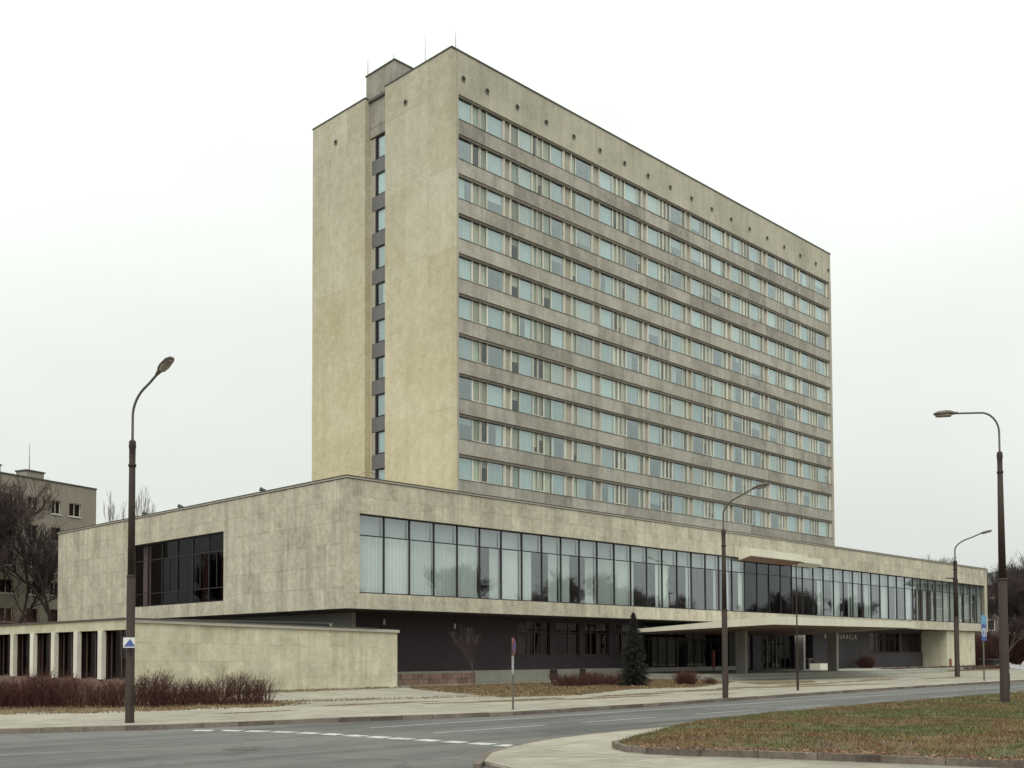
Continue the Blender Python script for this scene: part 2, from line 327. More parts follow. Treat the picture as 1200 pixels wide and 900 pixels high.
def lawn_mat(name, c_dry, c_brown, c_green, g_amt):
    m, t, b = newmat(name); pos = t.nodes.new('ShaderNodeNewGeometry'); P = pos.outputs['Position']
    a1 = noise(t, P, 1.6, 6, .75); a2 = noise(t, P, .4, 5, .7); a3 = noise(t, P, 14, 4, .7)
    c = mixc(t, ramp01(t, a1, .38, .62), c_brown, c_dry)
    if g_amt: c = mixc(t, math_(t, 'MULTIPLY', ramp01(t, a2, .44, .56), g_amt), c, c_green)
    rv = pos.outputs['Random Per Island']; k = math_(t, 'MULTIPLY_ADD', rv, 1.1, .45)
    hs = t.nodes.new('ShaderNodeHueSaturation'); t.links.new(k, hs.inputs['Value']); t.links.new(c, hs.inputs['Color'])
    sp = ramp01(t, rv, .86, .9); c2 = mixc(t, math_(t, 'MULTIPLY', sp, .8), hs.outputs[0], (.34, .25, .15)) if '_b' in name else mixc(t, ramp01(t, a3, .5, .8), c, c_brown)
    t.links.new(c2, b.inputs['Base Color']); b.inputs['Roughness'].default_value = .85
    return m
M_['lawn'] = lawn_mat('lawn_soil', (.13, .10, .036), (.07, .038, .02), (.055, .075, .02), .7)
M_['blade'] = lawn_mat('grass_b', (.205, .155, .055), (.125, .062, .028), (.076, .105, .028), .85)
M_['bladedry'] = lawn_mat('dry_grass_b', (.19, .13, .06), (.12, .072, .036), (.07, .08, .035), .3)
def sheet(name, poly, x0, x1, y0, y1, step, z0, rise, mat, **k):
    xs = np.arange(x0, x1+step, step); ys = np.arange(y0, y1+step, step); X, Y = np.meshgrid(xs, ys)
    ins = inside(X, Y, poly); Z = np.where(ins, lawn_z(X, Y, poly, z0, rise), z0-.2)
    V = np.stack([X, Y, Z], -1).reshape(-1, 3); n = len(xs); i, j = np.meshgrid(np.arange(len(ys)-1), np.arange(n-1), indexing='ij')
    a = (i*n+j).ravel(); ok = (ins[:-1, :-1] | ins[1:, 1:] | ins[1:, :-1] | ins[:-1, 1:]).ravel(); F = np.stack([a, a+1, a+n+1, a+n], 1)[ok]
    o = pairs_np(name, V, F, mat, **k); o.data.shade_smooth(); return o
def blades(name, poly, boxx, boxy, n, z0, rise, h, wdt, mat, seed=1, clump=True, **k):
    rg = np.random.default_rng(seed); x = rg.uniform(*boxx, n); y = rg.uniform(*boxy, n); ok = inside(x, y, poly)
    if clump: ok &= rg.random(n) < .35+.65*(np.sin(x*2.3+np.sin(y*1.9)*2)*np.sin(y*2.9+np.cos(x*1.3)*2) > -.3)
    x, y = x[ok], y[ok]; m = len(x); z = lawn_z(x, y, poly, z0, rise)-.01; an = rg.uniform(0, 6.283, m); hh = h*rg.uniform(.35, 1.15, m)
    le = rg.uniform(.1, 1.0, m)*hh; la = rg.uniform(0, 6.283, m); ww = wdt*rg.uniform(.6, 1.4, m)
    V = np.empty((m, 3, 3)); V[:, 0] = np.stack([x-ww*np.cos(an), y-ww*np.sin(an), z], 1); V[:, 1] = np.stack([x+ww*np.cos(an), y+ww*np.sin(an), z], 1)
    V[:, 2] = np.stack([x+le*np.cos(la), y+le*np.sin(la), z+hh], 1)
    return pairs_np(name, V.reshape(-1, 3), np.arange(m*3).reshape(-1, 3), mat, **k)
sheet('lawn', LAWN, -20, 45, -50, -29, .2, -.93, .13, M_['lawn'], kind='structure')
blades('grass', LAWN, (-20, 0), (-45, -30), 260000, -.93, .13, .075, .008, M_['blade'], 1, kind='stuff', label='patchy green and brown grass covering the lawn island', category='grass')
blades('grass', LAWN, (0, 45), (-50, -29.5), 200000, -.93, .13, .09, .014, M_['blade'], 2, kind='stuff', label='distant part of the patchy lawn beyond the right lamp', category='grass')
# fallen leaves on the lawn edge
def litter(name, xs, n, label, seed=4, rect=None):
    rg = np.random.default_rng(seed); V = []; L_ = arclen(xs)
    for _ in range(n):
        p, t_ = at_len(xs, L_, rg.uniform(0, L_[-1])); nn = Vector((-t_.y, t_.x)); q = p+nn*abs(rg.normal(0, .45))*(-1)
        z = float(lawn_z(np.array([q.x]), np.array([q.y]), LAWN, -.93, .13)[0])+rg.uniform(.01, .05); s = rg.uniform(.02, .045)
        b = Vector(rg.normal(0, 1, 3)).normalized(); c = b.cross(Vector((0, 0, 1))).normalized(); a = Vector((0, 0, .3))+c
        V += [(q.x-b.x*s, q.y-b.y*s, z), (q.x+c.x*s*.6, q.y+c.y*s*.6, z+s*.3), (q.x+b.x*s, q.y+b.y*s, z+s*.5), (q.x-c.x*s*.6, q.y-c.y*s*.6, z)]
    pairs_np(name, V, np.arange(len(V)).reshape(-1, 4), M_['leaf'], kind='stuff', label=label, category='leaves')
M_['leaf'] = lawn_mat('fallen_leaf_b', (.20, .09, .05), (.11, .045, .028), (0, 0, 0), 0)
litter('fallen_leaves', ISL, 1500, 'brown fallen leaves gathered along the lawn kerb')
# dry grass areas on the far side
HG = [(-60, 4), (-34, -6.5), (-23.3, -13.1), (-21.3, -14.4), (-14.9, -15.2), (-12.6, -14.2), (-12.2, -12.6), (-6, -13.9), (3, -14.8), (-6, -12.9), (-11.5, -11.2), (-12.6, -8.0), (-9, -3.5), (3, -2.2), (3, -.85), (-12.8, -.85), (-12.8, 30), (-60, 30)]
sheet('hedge_bed', HG, -60, 4, -16, 30, .5, G-.02, .05, M_['soil'], kind='structure')
blades('grass', HG, (-36, 4), (-16, 0), 60000, G, .05, .09, .014, M_['bladedry'], 5, kind='stuff', label='thin dry grass strip in front of the hedge', category='grass')
GP = [(3, -1.4), (26, -1.2), (24.5, -9), (13.3, -13.6), (8.3, -12.9), (.4, -16), (-3.6, -15.2), (-1.2, -9.7), (1, -4.5)]
sheet('dry_lawn', GP, -5, 27, -17, 0, .35, G-.01, .06, M_['soil'], kind='structure')
blades('grass', GP, (-4, 27), (-17, -1), 70000, G, .06, .08, .02, M_['bladedry'], 6, kind='stuff', label='dry yellow grass patch in front of the dark ground floor', category='grass')
for i, pl in enumerate([[(-9.5, -16.6), (-3.2, -18.3), (-2.8, -18.9), (-9.6, -17.2)], [(-3.5, -18.0), (2.2, -18.4), (2.6, -19.0), (-3.2, -18.8)], [(18, -15.8), (27, -17.4), (28, -18.2), (20, -17.6), (14, -16.6)], [(24, -9.6), (31, -11), (27, -13.4), (20, -13.6)]]):
    o = link('soil_patch', MB().poly(pl, G-.1, G+.004*(1+i % 2)), M_['soil'], kind='structure')
# raised bed with low hedge at the right
RB = [(58, -4.6), (150, 2.5), (150, 10), (66, 2.6), (58, -1.5)]
link('raised_bed', MB().poly(RB, -1.2, -.86), M_['soil'], kind='structure')
rgb_ = random.Random(99)
for (cx, cy, rx, ry) in ((-10.3, -15.7, 3.2, .45), (-5.0, -17.4, 2.4, .5), (-1.5, -18.6, 1.8, .35), (2.5, -17.3, 3.4, .55), (9.5, -16.4, 3.6, .7), (15, -15.6, 2.6, .6), (22.5, -15.2, 3.8, .6), (29.5, -14.2, 3, .5), (36, -13.2, 4, .5), (-17.2, -17.4, 1.7, .22), (6, -19.6, 1.4, .18), (44, -14.5, 4, .5)):
    pts = []
    for i in range(22):
        a = 2*math.pi*i/22; k = rgb_.uniform(.55, 1.2); pts.append((cx+math.cos(a)*rx*k, cy+math.sin(a)*ry*k))
    link('soil_patch', MB().poly(pts, G-.1, G+.006), M_['soil'], kind='structure')
    blades('grass', pts, (cx-rx*1.3, cx+rx*1.3), (cy-ry*1.3, cy+ry*1.3), int(900*rx*ry)+200, G, .005, .05, .014, M_['bladedry'], int(cx*10)+500, kind='stuff', label='sparse dry tufts on bare soil patches of the forecourt', category='grass')
# markings
M_['paint'] = weathered('road_paint_white', (.20, .20, .19), (.70, .70, .66), blotch=.5, bs=2, streak=0, fine=1.0, fs=9)
M_['paint_worn'] = weathered('road_paint_worn', (.19, .195, .19), (.36, .365, .35), blotch=.6, bs=2, streak=0, fine=1.0, fs=9)
mk = bpy.data.objects.new('road_markings', None); col.objects.link(mk); mk['kind'] = 'structure'
Z1 = RD+.004
YL = [(-21.75, -21.75), (-21.2, -22.35), (-20.8, -23.1), (-20.4, -24.0), (-20.15, -24.9), (-19.95, -26.0), (-19.8, -27.4), (-19.6, -28.8), (-19.45, -30.0), (-19.4, -31.0)]
YLL = arclen(YL); s_ = 0.0
while s_+.5 < YLL[-1]:
    pa, ta = at_len(YL, YLL, s_+random.uniform(-.03, .03)); pb, tb = at_len(YL, YLL, s_+.54)
    na = Vector((-ta.y, ta.x))*.2; nb_ = Vector((-tb.y, tb.x))*.2; qs = [pa-na, pb-nb_, pb+nb_, pa+na]
    link('yield_dash', MB().hexa([(q.x, q.y, RD-.02) for q in qs]+[(q.x, q.y, Z1) for q in qs]), M_['paint'], mk); s_ += .76
for (x0, x1) in ((-18.1, -14), (-12.4, -9), (-6.8, -3.2), (-1.7, 2.1), (4.9, 7.7), (11.3, 14.5), (18.3, 22), (25.5, 29.5), (33, 37)):
    link('lane_dash', MB().box(x0, -26.93, RD-.02, x1, -26.8, Z1), M_['paint_worn'], mk)
link('edge_line', MB().box(-18, -24.35, RD-.02, 120, -24.22, Z1+.002), M_['paint_worn'], mk)

# ------------------------------------------------------------------ tower
TX, TY = 15.5, 7.95
tower = thing('hotel_tower', 'tall slab tower clad in stone with ten rows of ribbon windows', 'hotel tower', (TX, TY, G))
TO = Vector((TX, TY, G))
def tl(x0, y0, z0, x1, y1, z1, mb=None):    # box in tower-relative x,y and absolute z
    return (mb or MB()).box(x0, y0, z0-G, x1, y1, z1-G)
TOP = 44.4; R1 = 41.18; P = 2.9; TL = 56.8; ZB = 10.0
# core set behind the windows
link('core_wall', tl(1.6, 2.2, G+.1, TL-.25, 16.0, TOP-.3), M_['room'], tower)
slabs = MB()
for k in range(11): tl(.62, .55, R1-2.9*k+.02, TL-.2, 2.19, R1-2.9*k+.30, slabs)
link('floor_slab', slabs, M_['room'], tower)
# gable cladding panels (two wings and the slot between)
gm = []
def gable_mat():
    m, t, b = newmat('gable_stone'); pos = t.nodes.new('ShaderNodeNewGeometry'); Pn = pos.outputs['Position']; oi = t.nodes.new('ShaderNodeObjectInfo')
    sp = t.nodes.new('ShaderNodeSeparateXYZ'); t.links.new(Pn, sp.inputs[0])
    n1 = noise(t, Pn, .22, 5, .6); n2 = noise(t, Pn, 1.5, 5, .65); n3 = noise(t, Pn, 1, 4, .6, (1.4, 1.4, .13)); n4 = noise(t, Pn, 7, 5, .7)
    v = .5
    for n_, k in ((n1, 1.2), (n2, 1.1), (n3, .6), (n4, 1.5), (oi.outputs['Random'], .35)): v = math_(t, 'MULTIPLY_ADD', math_(t, 'SUBTRACT', n_, .5), k, v)
    cl = t.nodes.new('ShaderNodeClamp'); t.links.new(v, cl.inputs[0])
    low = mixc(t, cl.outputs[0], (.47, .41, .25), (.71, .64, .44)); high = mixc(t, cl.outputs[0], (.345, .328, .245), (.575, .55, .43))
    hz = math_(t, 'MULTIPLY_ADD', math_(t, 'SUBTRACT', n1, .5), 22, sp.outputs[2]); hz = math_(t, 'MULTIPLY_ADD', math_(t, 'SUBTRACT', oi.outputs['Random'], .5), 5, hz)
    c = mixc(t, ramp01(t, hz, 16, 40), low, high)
    s3 = ramp01(t, noise(t, Pn, 13, 2, .5), .66, .74); c = mixc(t, math_(t, 'MULTIPLY', s3, .35), c, (.7, .66, .5))
    t.links.new(c, b.inputs['Base Color']); b.inputs['Roughness'].default_value = .9
    bp = t.nodes.new('ShaderNodeBump'); bp.inputs['Strength'].default_value = .2; bp.inputs['Distance'].default_value = .03; t.links.new(n4, bp.inputs['Height']); t.links.new(bp.outputs[0], b.inputs['Normal'])
    return m
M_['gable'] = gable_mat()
zs = [TOP-.06]; z = R1+.3
while z > 11.5: zs.append(z); z -= 5.8
zs += [G]
def gable_panels(y0, y1, n, x):
    wy = (y1-y0)/n
    for a, b in zip(zs, zs[1:]):
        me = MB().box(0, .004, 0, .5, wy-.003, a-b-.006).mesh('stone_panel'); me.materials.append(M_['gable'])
        for i in range(n):
            link('stone_panel', me, None, tower, (x+random.uniform(-.004, .004), y0+i*wy, b-G+.006))
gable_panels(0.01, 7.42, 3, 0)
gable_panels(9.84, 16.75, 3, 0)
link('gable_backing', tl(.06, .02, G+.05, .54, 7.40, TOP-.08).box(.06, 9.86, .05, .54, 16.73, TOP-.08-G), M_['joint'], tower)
link('end_pier', tl(.5, -.02, G+.02, .66, .9, TOP-.07), M_['pier'], tower)
link('end_pier', tl(TL-.42, -.02, G+.02, TL, .9, R1+.1).box(TL-.4, .9, .02, TL, 16.75, TOP-.08-G), M_['pier'], tower)
link('rear_wall', tl(.6, 16.2, G+.02, TL-.4, 16.74, TOP-.08), M_['parapet'], tower)
# slot between the wings
sl_ = MB(); tl(.45, 7.42, 42.0, 1.0, 9.84, TOP-.05, sl_); link('slot_wall', sl_, M_['spandrel'], tower)
link('slot_return', tl(.52, 9.70, G, .6, 9.838, 41.2), M_['gable'], tower)
winm = {}
for k in range(11):
    zt = 41.24-P*k; zb = zt-1.75
    if zb < 9: break
    pn = link('slot_panel', tl(.58, 7.43, zb-1.15, .98, 9.83, zb-.04), M_['slotpanel'], tower)
    fr = MB(); tl(.62, 7.5, zb-.03, .72, 7.62, zt-.04, fr); tl(.56, 9.1, zb-.03, .72, 9.26, zt-.04, fr); tl(.62, 7.62, zb-.03, .72, 9.1, zb+.06, fr); tl(.62, 7.62, zt-.12, .72, 9.1, zt-.04, fr); tl(.6, 7.42, zb-.03, .7, 7.5, zt-.04, fr)
    wd = link('slot_window', fr, M_['frame_dark'], tower)
    link('reveal', tl(.58, 9.27, zb-.03, .7, 9.83, zt-.04), M_['pier'], wd)
    link('pane', tl(.66, 7.62, zb+.06, .675, 9.1, zt-.12), M_['glass'], wd)
    link('curtain', tl(.74, 7.62, zb+.06, .755, 7.62+random.choice((.9, 1.3, 1.48)), zt-.12), M_['curtain'], wd)
if True:
    pn = link('slot_panel', tl(.47, 7.43, 41.28, .98, 9.83, 42.0), M_['spandrel'], tower)
# plant room
link('plant_room', tl(.5, 6.9, TOP-.06, 3.4, 10.35, 46.45), M_['spandrel'], tower)
cp = MB(); tl(.44, 6.84, 46.45, 3.46, 10.41, 46.55, cp); link('plant_room_coping', cp, M_['darkcap'], tower)
# roof and coping
link('roof', tl(.3, .3, TOP-.3, TL-.3, 16.4, TOP-.1), M_['darkcap'], tower)
cp = MB(); tl(-.05, -.06, TOP-.05, TL+.05, .3, TOP+.04, cp); tl(-.05, .3, TOP-.05, .3, 7.46, TOP+.04, cp); tl(-.05, 9.8, TOP-.05, .3, 16.8, TOP+.04, cp); tl(.41, 7.46, TOP-.05, .49, 9.8, TOP+.02, cp)
link('coping', cp, M_['darkcap'], tower)
# front parapet in 17 render bays
J = [.66, 3.45]+[6.45+3.333*i for i in range(15)]+[TL]
for a, b in zip(J, J[1:]):
    link('parapet_panel', tl(a+.002, 0, R1, b-.002, .45, TOP-.05), M_['parapet'], tower)
hole = MB().tube([(0, -.03, 0), (0, .1, 0)], [.17, .17], 12).mesh('drain_hole'); hole.materials.append(M_['frame_dark'])
lip = MB()
for j in range(12):
    a = 2*math.pi*j/12; b = 2*math.pi*(j+1)/12
    lip.hexa([(math.cos(a)*.17, -.07, math.sin(a)*.17), (math.cos(a)*.21, -.07, math.sin(a)*.21), (math.cos(b)*.21, -.07, math.sin(b)*.21), (math.cos(b)*.17, -.07, math.sin(b)*.17)]+[(math.cos(a)*.17, .05, math.sin(a)*.17), (math.cos(a)*.21, .05, math.sin(a)*.21), (math.cos(b)*.21, .05, math.sin(b)*.21), (math.cos(b)*.17, .05, math.sin(b)*.17)])
lipm = lip.mesh('drain_collar'); lipm.materials.append(M_['joint'])
for hx in [1.15, 3.6]+[6.85+3.33*k for k in range(15)]+[56.25]:
    if hx > 56.4: continue
    h_ = link('drain_hole', hole, None, tower, (hx, 0, 42.46-G)); link('drain_collar', lipm, None, h_)
for (yy, zz) in ((5.0, 42.2), (13.6, 42.2)):
    h_ = link('drain_hole', hole, None, tower, (0, yy, zz-G)); h_.rotation_euler.z = R(-90); link('drain_collar', lipm, None, h_)
# windows
PANELS = [
 [('L', .74, 2.13), ('n', 2.2, 2.95)], [('n', 3.03, 3.72), ('L', 3.8, 5.4)],
 [('p', 6.35, 7.17), ('L', 7.25, 8.65), ('n', 8.74, 9.22)], [('n', 9.3, 9.93), ('p', 10.0, 10.85), ('L', 10.93, 12.32)],
 [('p', 13.45, 13.93), ('L', 14.0, 15.9)]]
for a in (17.0, 23.6, 30.25, 36.95, 43.7, 50.3):
    PANELS.append([('L', a+.02, a+1.68), ('n', a+1.76, a+2.28), ('n', a+2.35, a+2.82)])
    PANELS.append([('n', a+2.9, a+3.4), ('L', a+3.48, a+5.12), ('p', a+5.2, a+5.7)])
HW = 1.80
def corr(w_, h_, amp=.035, n=None, seed=0):  # folded curtain sheet with a little thickness
    n = n or max(6, int(w_/.09)); rg = random.Random(seed); mb = MB(); xs = [w_*i/n for i in range(n+1)]
    ys = [amp*(1 if i % 2 else -1)*rg.uniform(.5, 1.1) for i in range(n+1)]
    for i in range(n):
        mb.hexa([(xs[i], ys[i], 0), (xs[i+1], ys[i+1], 0), (xs[i+1], ys[i+1]+.01, 0), (xs[i], ys[i]+.01, 0), (xs[i], ys[i], h_), (xs[i+1], ys[i+1], h_), (xs[i+1], ys[i+1]+.01, h_), (xs[i], ys[i]+.01, h_)])
    return mb
cache = {}
def cmesh(key, fn, mat):
    if key not in cache:
        me = fn().mesh(key[0]); me.materials.append(mat); cache[key] = me
    return cache[key]
rg = random.Random(11)
YF = .17   # face of window frames behind the spandrel face
for k in range(10):
    zt = R1-P*k; zb = zt-HW
    for wi, units in enumerate(PANELS):
        x0 = units[0][1]-.06; x1 = units[-1][2]+.06
        def fr():
            m_ = MB(); m_.box(0, 0, 0, x1-x0, .07, .06); m_.box(0, 0, HW-.13, x1-x0, .07, HW-.01)
            edges = [units[0][1]]+[q for u_ in units for q in (u_[2],)]
            cur = x0
            for (kd, a, b) in units:
                m_.box(cur-x0, 0, .06, a-x0, .07, HW-.13); cur = b
            m_.box(cur-x0, 0, .06, x1-x0, .07, HW-.13)
            for (kd, a, b) in units:
                if kd == 'n':
                    m_.box(a-x0, -.015, .06, a-x0+.05, .05, HW-.13); m_.box(b-x0-.05, -.015, .06, b-x0, .05, HW-.13); m_.box(a-x0+.05, -.015, .06, b-x0-.05, .05, .12)
            return m_
        dark_bottom = rg.random() < .12
        W_ = link('window', cmesh(('window', wi), fr, M_['frame_light']), None, tower, (x0, YF, zb-G))
        style = rg.random(); style2 = rg.random()
        if k >= 8: style = style*.75+.25
        for (kd, a, b) in units:
            w_ = b-a
            if kd == 'L':
                nm, mt = 'pane', M_['glass']
            elif kd == 'n': nm, mt = 'casement_pane', M_['glass_side']
            else: nm, mt = 'side_pane', M_['glass_side']
            g_ = link(nm, cmesh((nm, round(w_, 2)), lambda: MB().box(0, 0, 0, w_, .012, HW-.19), mt), None, W_, (a-x0, .03, .06))
            g_.rotation_euler = (rg.uniform(-.006, .006), 0, rg.uniform(-.008, .008))
            if kd == 'L':
                if style+rg.uniform(-.12, .12) < .74: cw, cx, mtc = w_+.06, -.03, rg.choice(('curtain', 'curtain', 'curtain_side', 'curtain'))
                elif style < .9: cw = w_*rg.uniform(.35, .65); cx = rg.choice((0, w_-cw)); mtc = 'curtain'
                else: continue
                cw = round(cw*5)/5 if cw < w_ else cw
            else:
                if rg.random() < .86: cw, cx, mtc = w_+.04, -.02, 'curtain_side' if rg.random() < .75 else 'curtain'
                else: continue
            sd_ = rg.randint(0, 3); ch_ = HW-.1 if rg.random() < .86 else rg.choice((.55, .8, 1.15))
            link('curtain', cmesh(('curtain', round(cw, 2), mtc, ch_, sd_), lambda: corr(cw, ch_, amp=(.035, .02, .05, .045)[sd_], seed=int(cw*100)+sd_), M_[mtc]), None, W_, (a-x0+cx, .17+rg.uniform(0, .03), HW-.08-ch_))
    # spandrel below this row
    for a, b in zip(J, J[1:]):
        bb = min(b, TL-.42)
        sp_ = link('spandrel_panel', cmesh(('spandrel_panel', round(bb-a, 3)), lambda: MB().box(.03, 0, 0, bb-a-.03, .4, 1.06), M_['spandrel']), None, tower, (a, random.uniform(-.008, .008), zb-1.08-G))
    sill = link('sill', cmesh(('sill',), lambda: MB().box(.67, -.03, 0, TL-.42, .30, .03), M_['darkcap']), None, tower, (0, 0, zb-.03-G))
    link('head_shade', cmesh(('head_shade',), lambda: MB().box(.67, .045, 0, TL-.42, .3, .17), M_['head_shade']), None, tower, (0, 0, zt-.185-G))  # added strip
link('joint_backing', cmesh(('joint_backing',), lambda: MB().box(.67, .42, ZB-G, TL-.42, .5, ZB-G+1.8), M_['pier']), None, tower)
for k in range(10):
    link('spandrel_backing', cmesh(('spandrel_backing',), lambda: MB().box(.67, .015, 0, TL-.43, .39, 1.02), M_['cap']), None, tower, (0, 0, R1-P*k-HW-1.06-G))
link('lower_wall', tl(.67, -.01, G+.02, TL-.43, .4, R1-9*P-HW-1.1), M_['spandrel'], tower)
# piers between the window groups
for (a, b) in ((5.48, 6.27), (12.4, 13.37), (15.98, 16.94), (22.76, 23.54), (29.36, 30.19), (36.01, 36.89), (42.71, 43.64), (49.46, 50.24), (56.06, 56.37)):
    m_ = MB(); z0 = ZB-G; z1 = R1-G-.02
    m_.box(a+.002, .27, z0, b-.002, .5, z1)
    pr = link('pier', m_, M_['pier'], tower)
    for xx in (a, b-.08): link('rib', MB().box(xx, .09, z0, xx+.08, .268, z1), M_['frame_light'], pr)
# rods on the roof
for (x, y, z0, h) in ((3.3, 6.5, TOP, 5.0), (6.5, 6.0, TOP, 5.2), (.8, .4, TOP, 1.6), (.55, 10.2, 46.5, 1.4), (.8, 7.4, 46.5, .8)):
    link('lightning_rod', MB().tube([(x, y, z0-G-.3), (x, y, z0-G+h*.5), (x, y, z0-G+h)], [.035, .025, .012], 5), M_['galv'], tower)

# ------------------------------------------------------------------ podium
pod = thing('restaurant_wing', 'long low stone wing with a glazed upper floor raised over a dark ground floor', 'building', (0, 0, G))
def pl(x0, y0, z0, x1, y1, z1, mb=None): return (mb or MB()).box(x0, y0, z0-G, x1, y1, z1-G)
HT, HB, PL, PW = 10.55, 3.35, 93.6, 37.45
WT, WB = 8.65, 4.23
slabspec = []      # (face, u0, u1, z0, z1)
SW = .936
ncx = int(round(PL/SW)); SW = PL/ncx
def rows(a, b, n): return [(a+(b-a)*i/n, a+(b-a)*(i+1)/n) for i in range(n)]
up = rows(WT, HT, 2); lo = rows(HB, WB, 1); mid = rows(WB, WT, 4)
for z0, z1 in up+lo:
    for i in range(ncx): slabspec.append(('F', i*SW, (i+1)*SW, z0, z1))
for z0, z1 in mid:
    slabspec.append(('F', 0, .88, z0, z1)); slabspec.append(('F', 92.86, PL, z0, z1))
ncy = 40; SY = PW/ncy
y_w0, y_w1 = 12.6, 24.9
for z0, z1 in rows(HB, HT, 6):
    for i in range(ncy):
        a, b = i*SY, (i+1)*SY
        if z1 > WB+.02 and z0 < WT-.02 and b > y_w0 and a < y_w1:   # around the window
            if a < y_w0: slabspec.append(('S', a, y_w0, z0, z1))
            if b > y_w1: slabspec.append(('S', y_w1, b, z0, z1))
            if z1 > WT: slabspec.append(('S', max(a, y_w0), min(b, y_w1), WT, z1))
            if z0 < WB: slabspec.append(('S', max(a, y_w0), min(b, y_w1), z0, WB))
        else: slabspec.append(('S', a, b, z0, z1))
slabspec.sort(key=lambda s: math.dist((-35.6, -46.1), (s[1], 0) if s[0] == 'F' else (0, s[1])))
rest = MB()
for i, (fc, a, b, z0, z1) in enumerate(slabspec):
    dd = random.uniform(-.006, .006); g = .004
    if fc == 'F': bx = (a+g+(0.0 if a > 0 else -.03), -.03+dd, z0+g, b-g, .03, z1-g)
    else: bx = (-.03+dd, a+g+(.031 if a == 0 else 0), z0+g, .03, b-g, z1-g)
    if i < 295: link('stone_slab', pl(*bx), M_['podium'], pod)
    else: pl(*bx, rest)
link('stone_slabs', rest, M_['podium_i'], pod, kind='stuff')
# backing walls with openings
bk = MB()
pl(.02, .02, WT, PL-.02, .35, HT-.02, bk); pl(.02, .02, HB, PL-.02, .35, WB, bk); pl(.02, .02, WB, .88, .35, WT, bk); pl(92.86, .02, WB, PL-.02, .35, WT, bk)
pl(.02, .35, HB, .35, y_w0, HT-.02, bk); pl(.02, y_w1, HB, .35, PW, HT-.02, bk); pl(.02, y_w0, WT, .35, y_w1, HT-.02, bk); pl(.02, y_w0, HB, .35, y_w1, WB, bk)
pl(PL-.35, .35, HB, PL, PW, HT-.02, bk); pl(.35, PW-.35, HB, PL-.35, PW, HT-.02, bk)
link('backing_wall', bk, M_['joint'], pod)
link('roof', pl(.36, .36, HT-.5, PL-.36, PW-.36, HT-.3), M_['darkcap'], pod)
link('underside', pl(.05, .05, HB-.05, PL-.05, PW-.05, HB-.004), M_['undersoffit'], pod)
link('upper_floor', pl(.36, .36, HB, PL-.36, PW-.36, WB-.15), M_['room'], pod)
link('ceiling', pl(.36, .5, WT+.12, PL-.36, PW-.36, WT+.4), M_['room'], pod)
link('room_wall', pl(.9, 9.0, WB-.1, PL-.4, 9.3, WT+.1).box(11.3, 9.3, WB-.1-G, 11.6, 30, WT+.1-G), M_['room'], pod)
for yy in (1.2,):
    for i in range(12):
        link('room_column', pl(4+i*7.7, 4.2, WB-.14, 4.45+i*7.7, 4.65, WT+.1), M_['column'], pod)
# coping: dark line, light band, dark drip
cp = MB(); pl(-.09, -.09, HT-.01, PL+.06, .3, HT+.09, cp); pl(-.09, .3, HT-.01, .3, PW+.06, HT+.09, cp); pl(PL-.3, .3, HT-.01, PL+.06, PW+.06, HT+.09, cp)
link('coping', cp, M_['cap'], pod)
cp = MB(); pl(-.12, -.12, HT+.092, PL+.09, .32, HT+.135, cp); pl(-.12, .32, HT+.092, .32, PW+.09, HT+.135, cp)
pl(-.05, -.05, HT-.045, PL, -.01, HT-.012, cp); pl(-.05, -.01, HT-.045, -.01, PW, HT-.012, cp)
link('flashing', cp, M_['darkcap'], pod)
for yy in (9.0, 19.0, 24.0):
    link('roof_vent', MB().tube([(.6, yy, HT-G), (.6, yy, HT+.35-G), (.45, yy+.2, HT+.45-G)], [.12, .12, .14], 8), M_['darkcap'], pod)
link('roof_cable', MB().tube([(.9+.25*i, .4, HT+.1-G+.45*math.sin(math.pi*i/8)) for i in range(9)], [.012]*9, 5), M_['darkcap'], pod)
# front glazing: 48 bays
NB = 48; BW = (92.86-.88)/NB; HWp = WT-WB; TR = 7.47-WB
def bayframe():
    m_ = MB(); m_.box(0, -.02, 0, .07, .10, HWp); m_.box(.07, 0, 0, BW, .08, .07); m_.box(.07, 0, HWp-.07, BW, .08, HWp); m_.box(.07, 0, TR-.03, BW, .08, TR+.03); return m_
bfm = bayframe().mesh('window'); bfm.materials.append(M_['frame_dark'])
curt = {0: 1, 1: 1, 2: 1, 3: 1, 4: 1, 5: .4, 6: .9, 7: .6, 8: .5, 9: .55, 10: .5, 11: 1, 12: 1, 13: .35, 14: .25, 15: .6, 16: .2, 17: .22, 18: .2, 19: .2, 20: .3, 27: .35, 28: .3, 29: .85, 30: .25, 31: .8, 32: .5, 33: .3, 34: .6, 35: .35, 36: .3, 37: .85, 38: .2, 39: .4, 40: .3, 41: .6, 42: 1, 43: .9, 44: .4, 45: .7, 46: .6, 47: .9}
rg = random.Random(5)
YG = .2
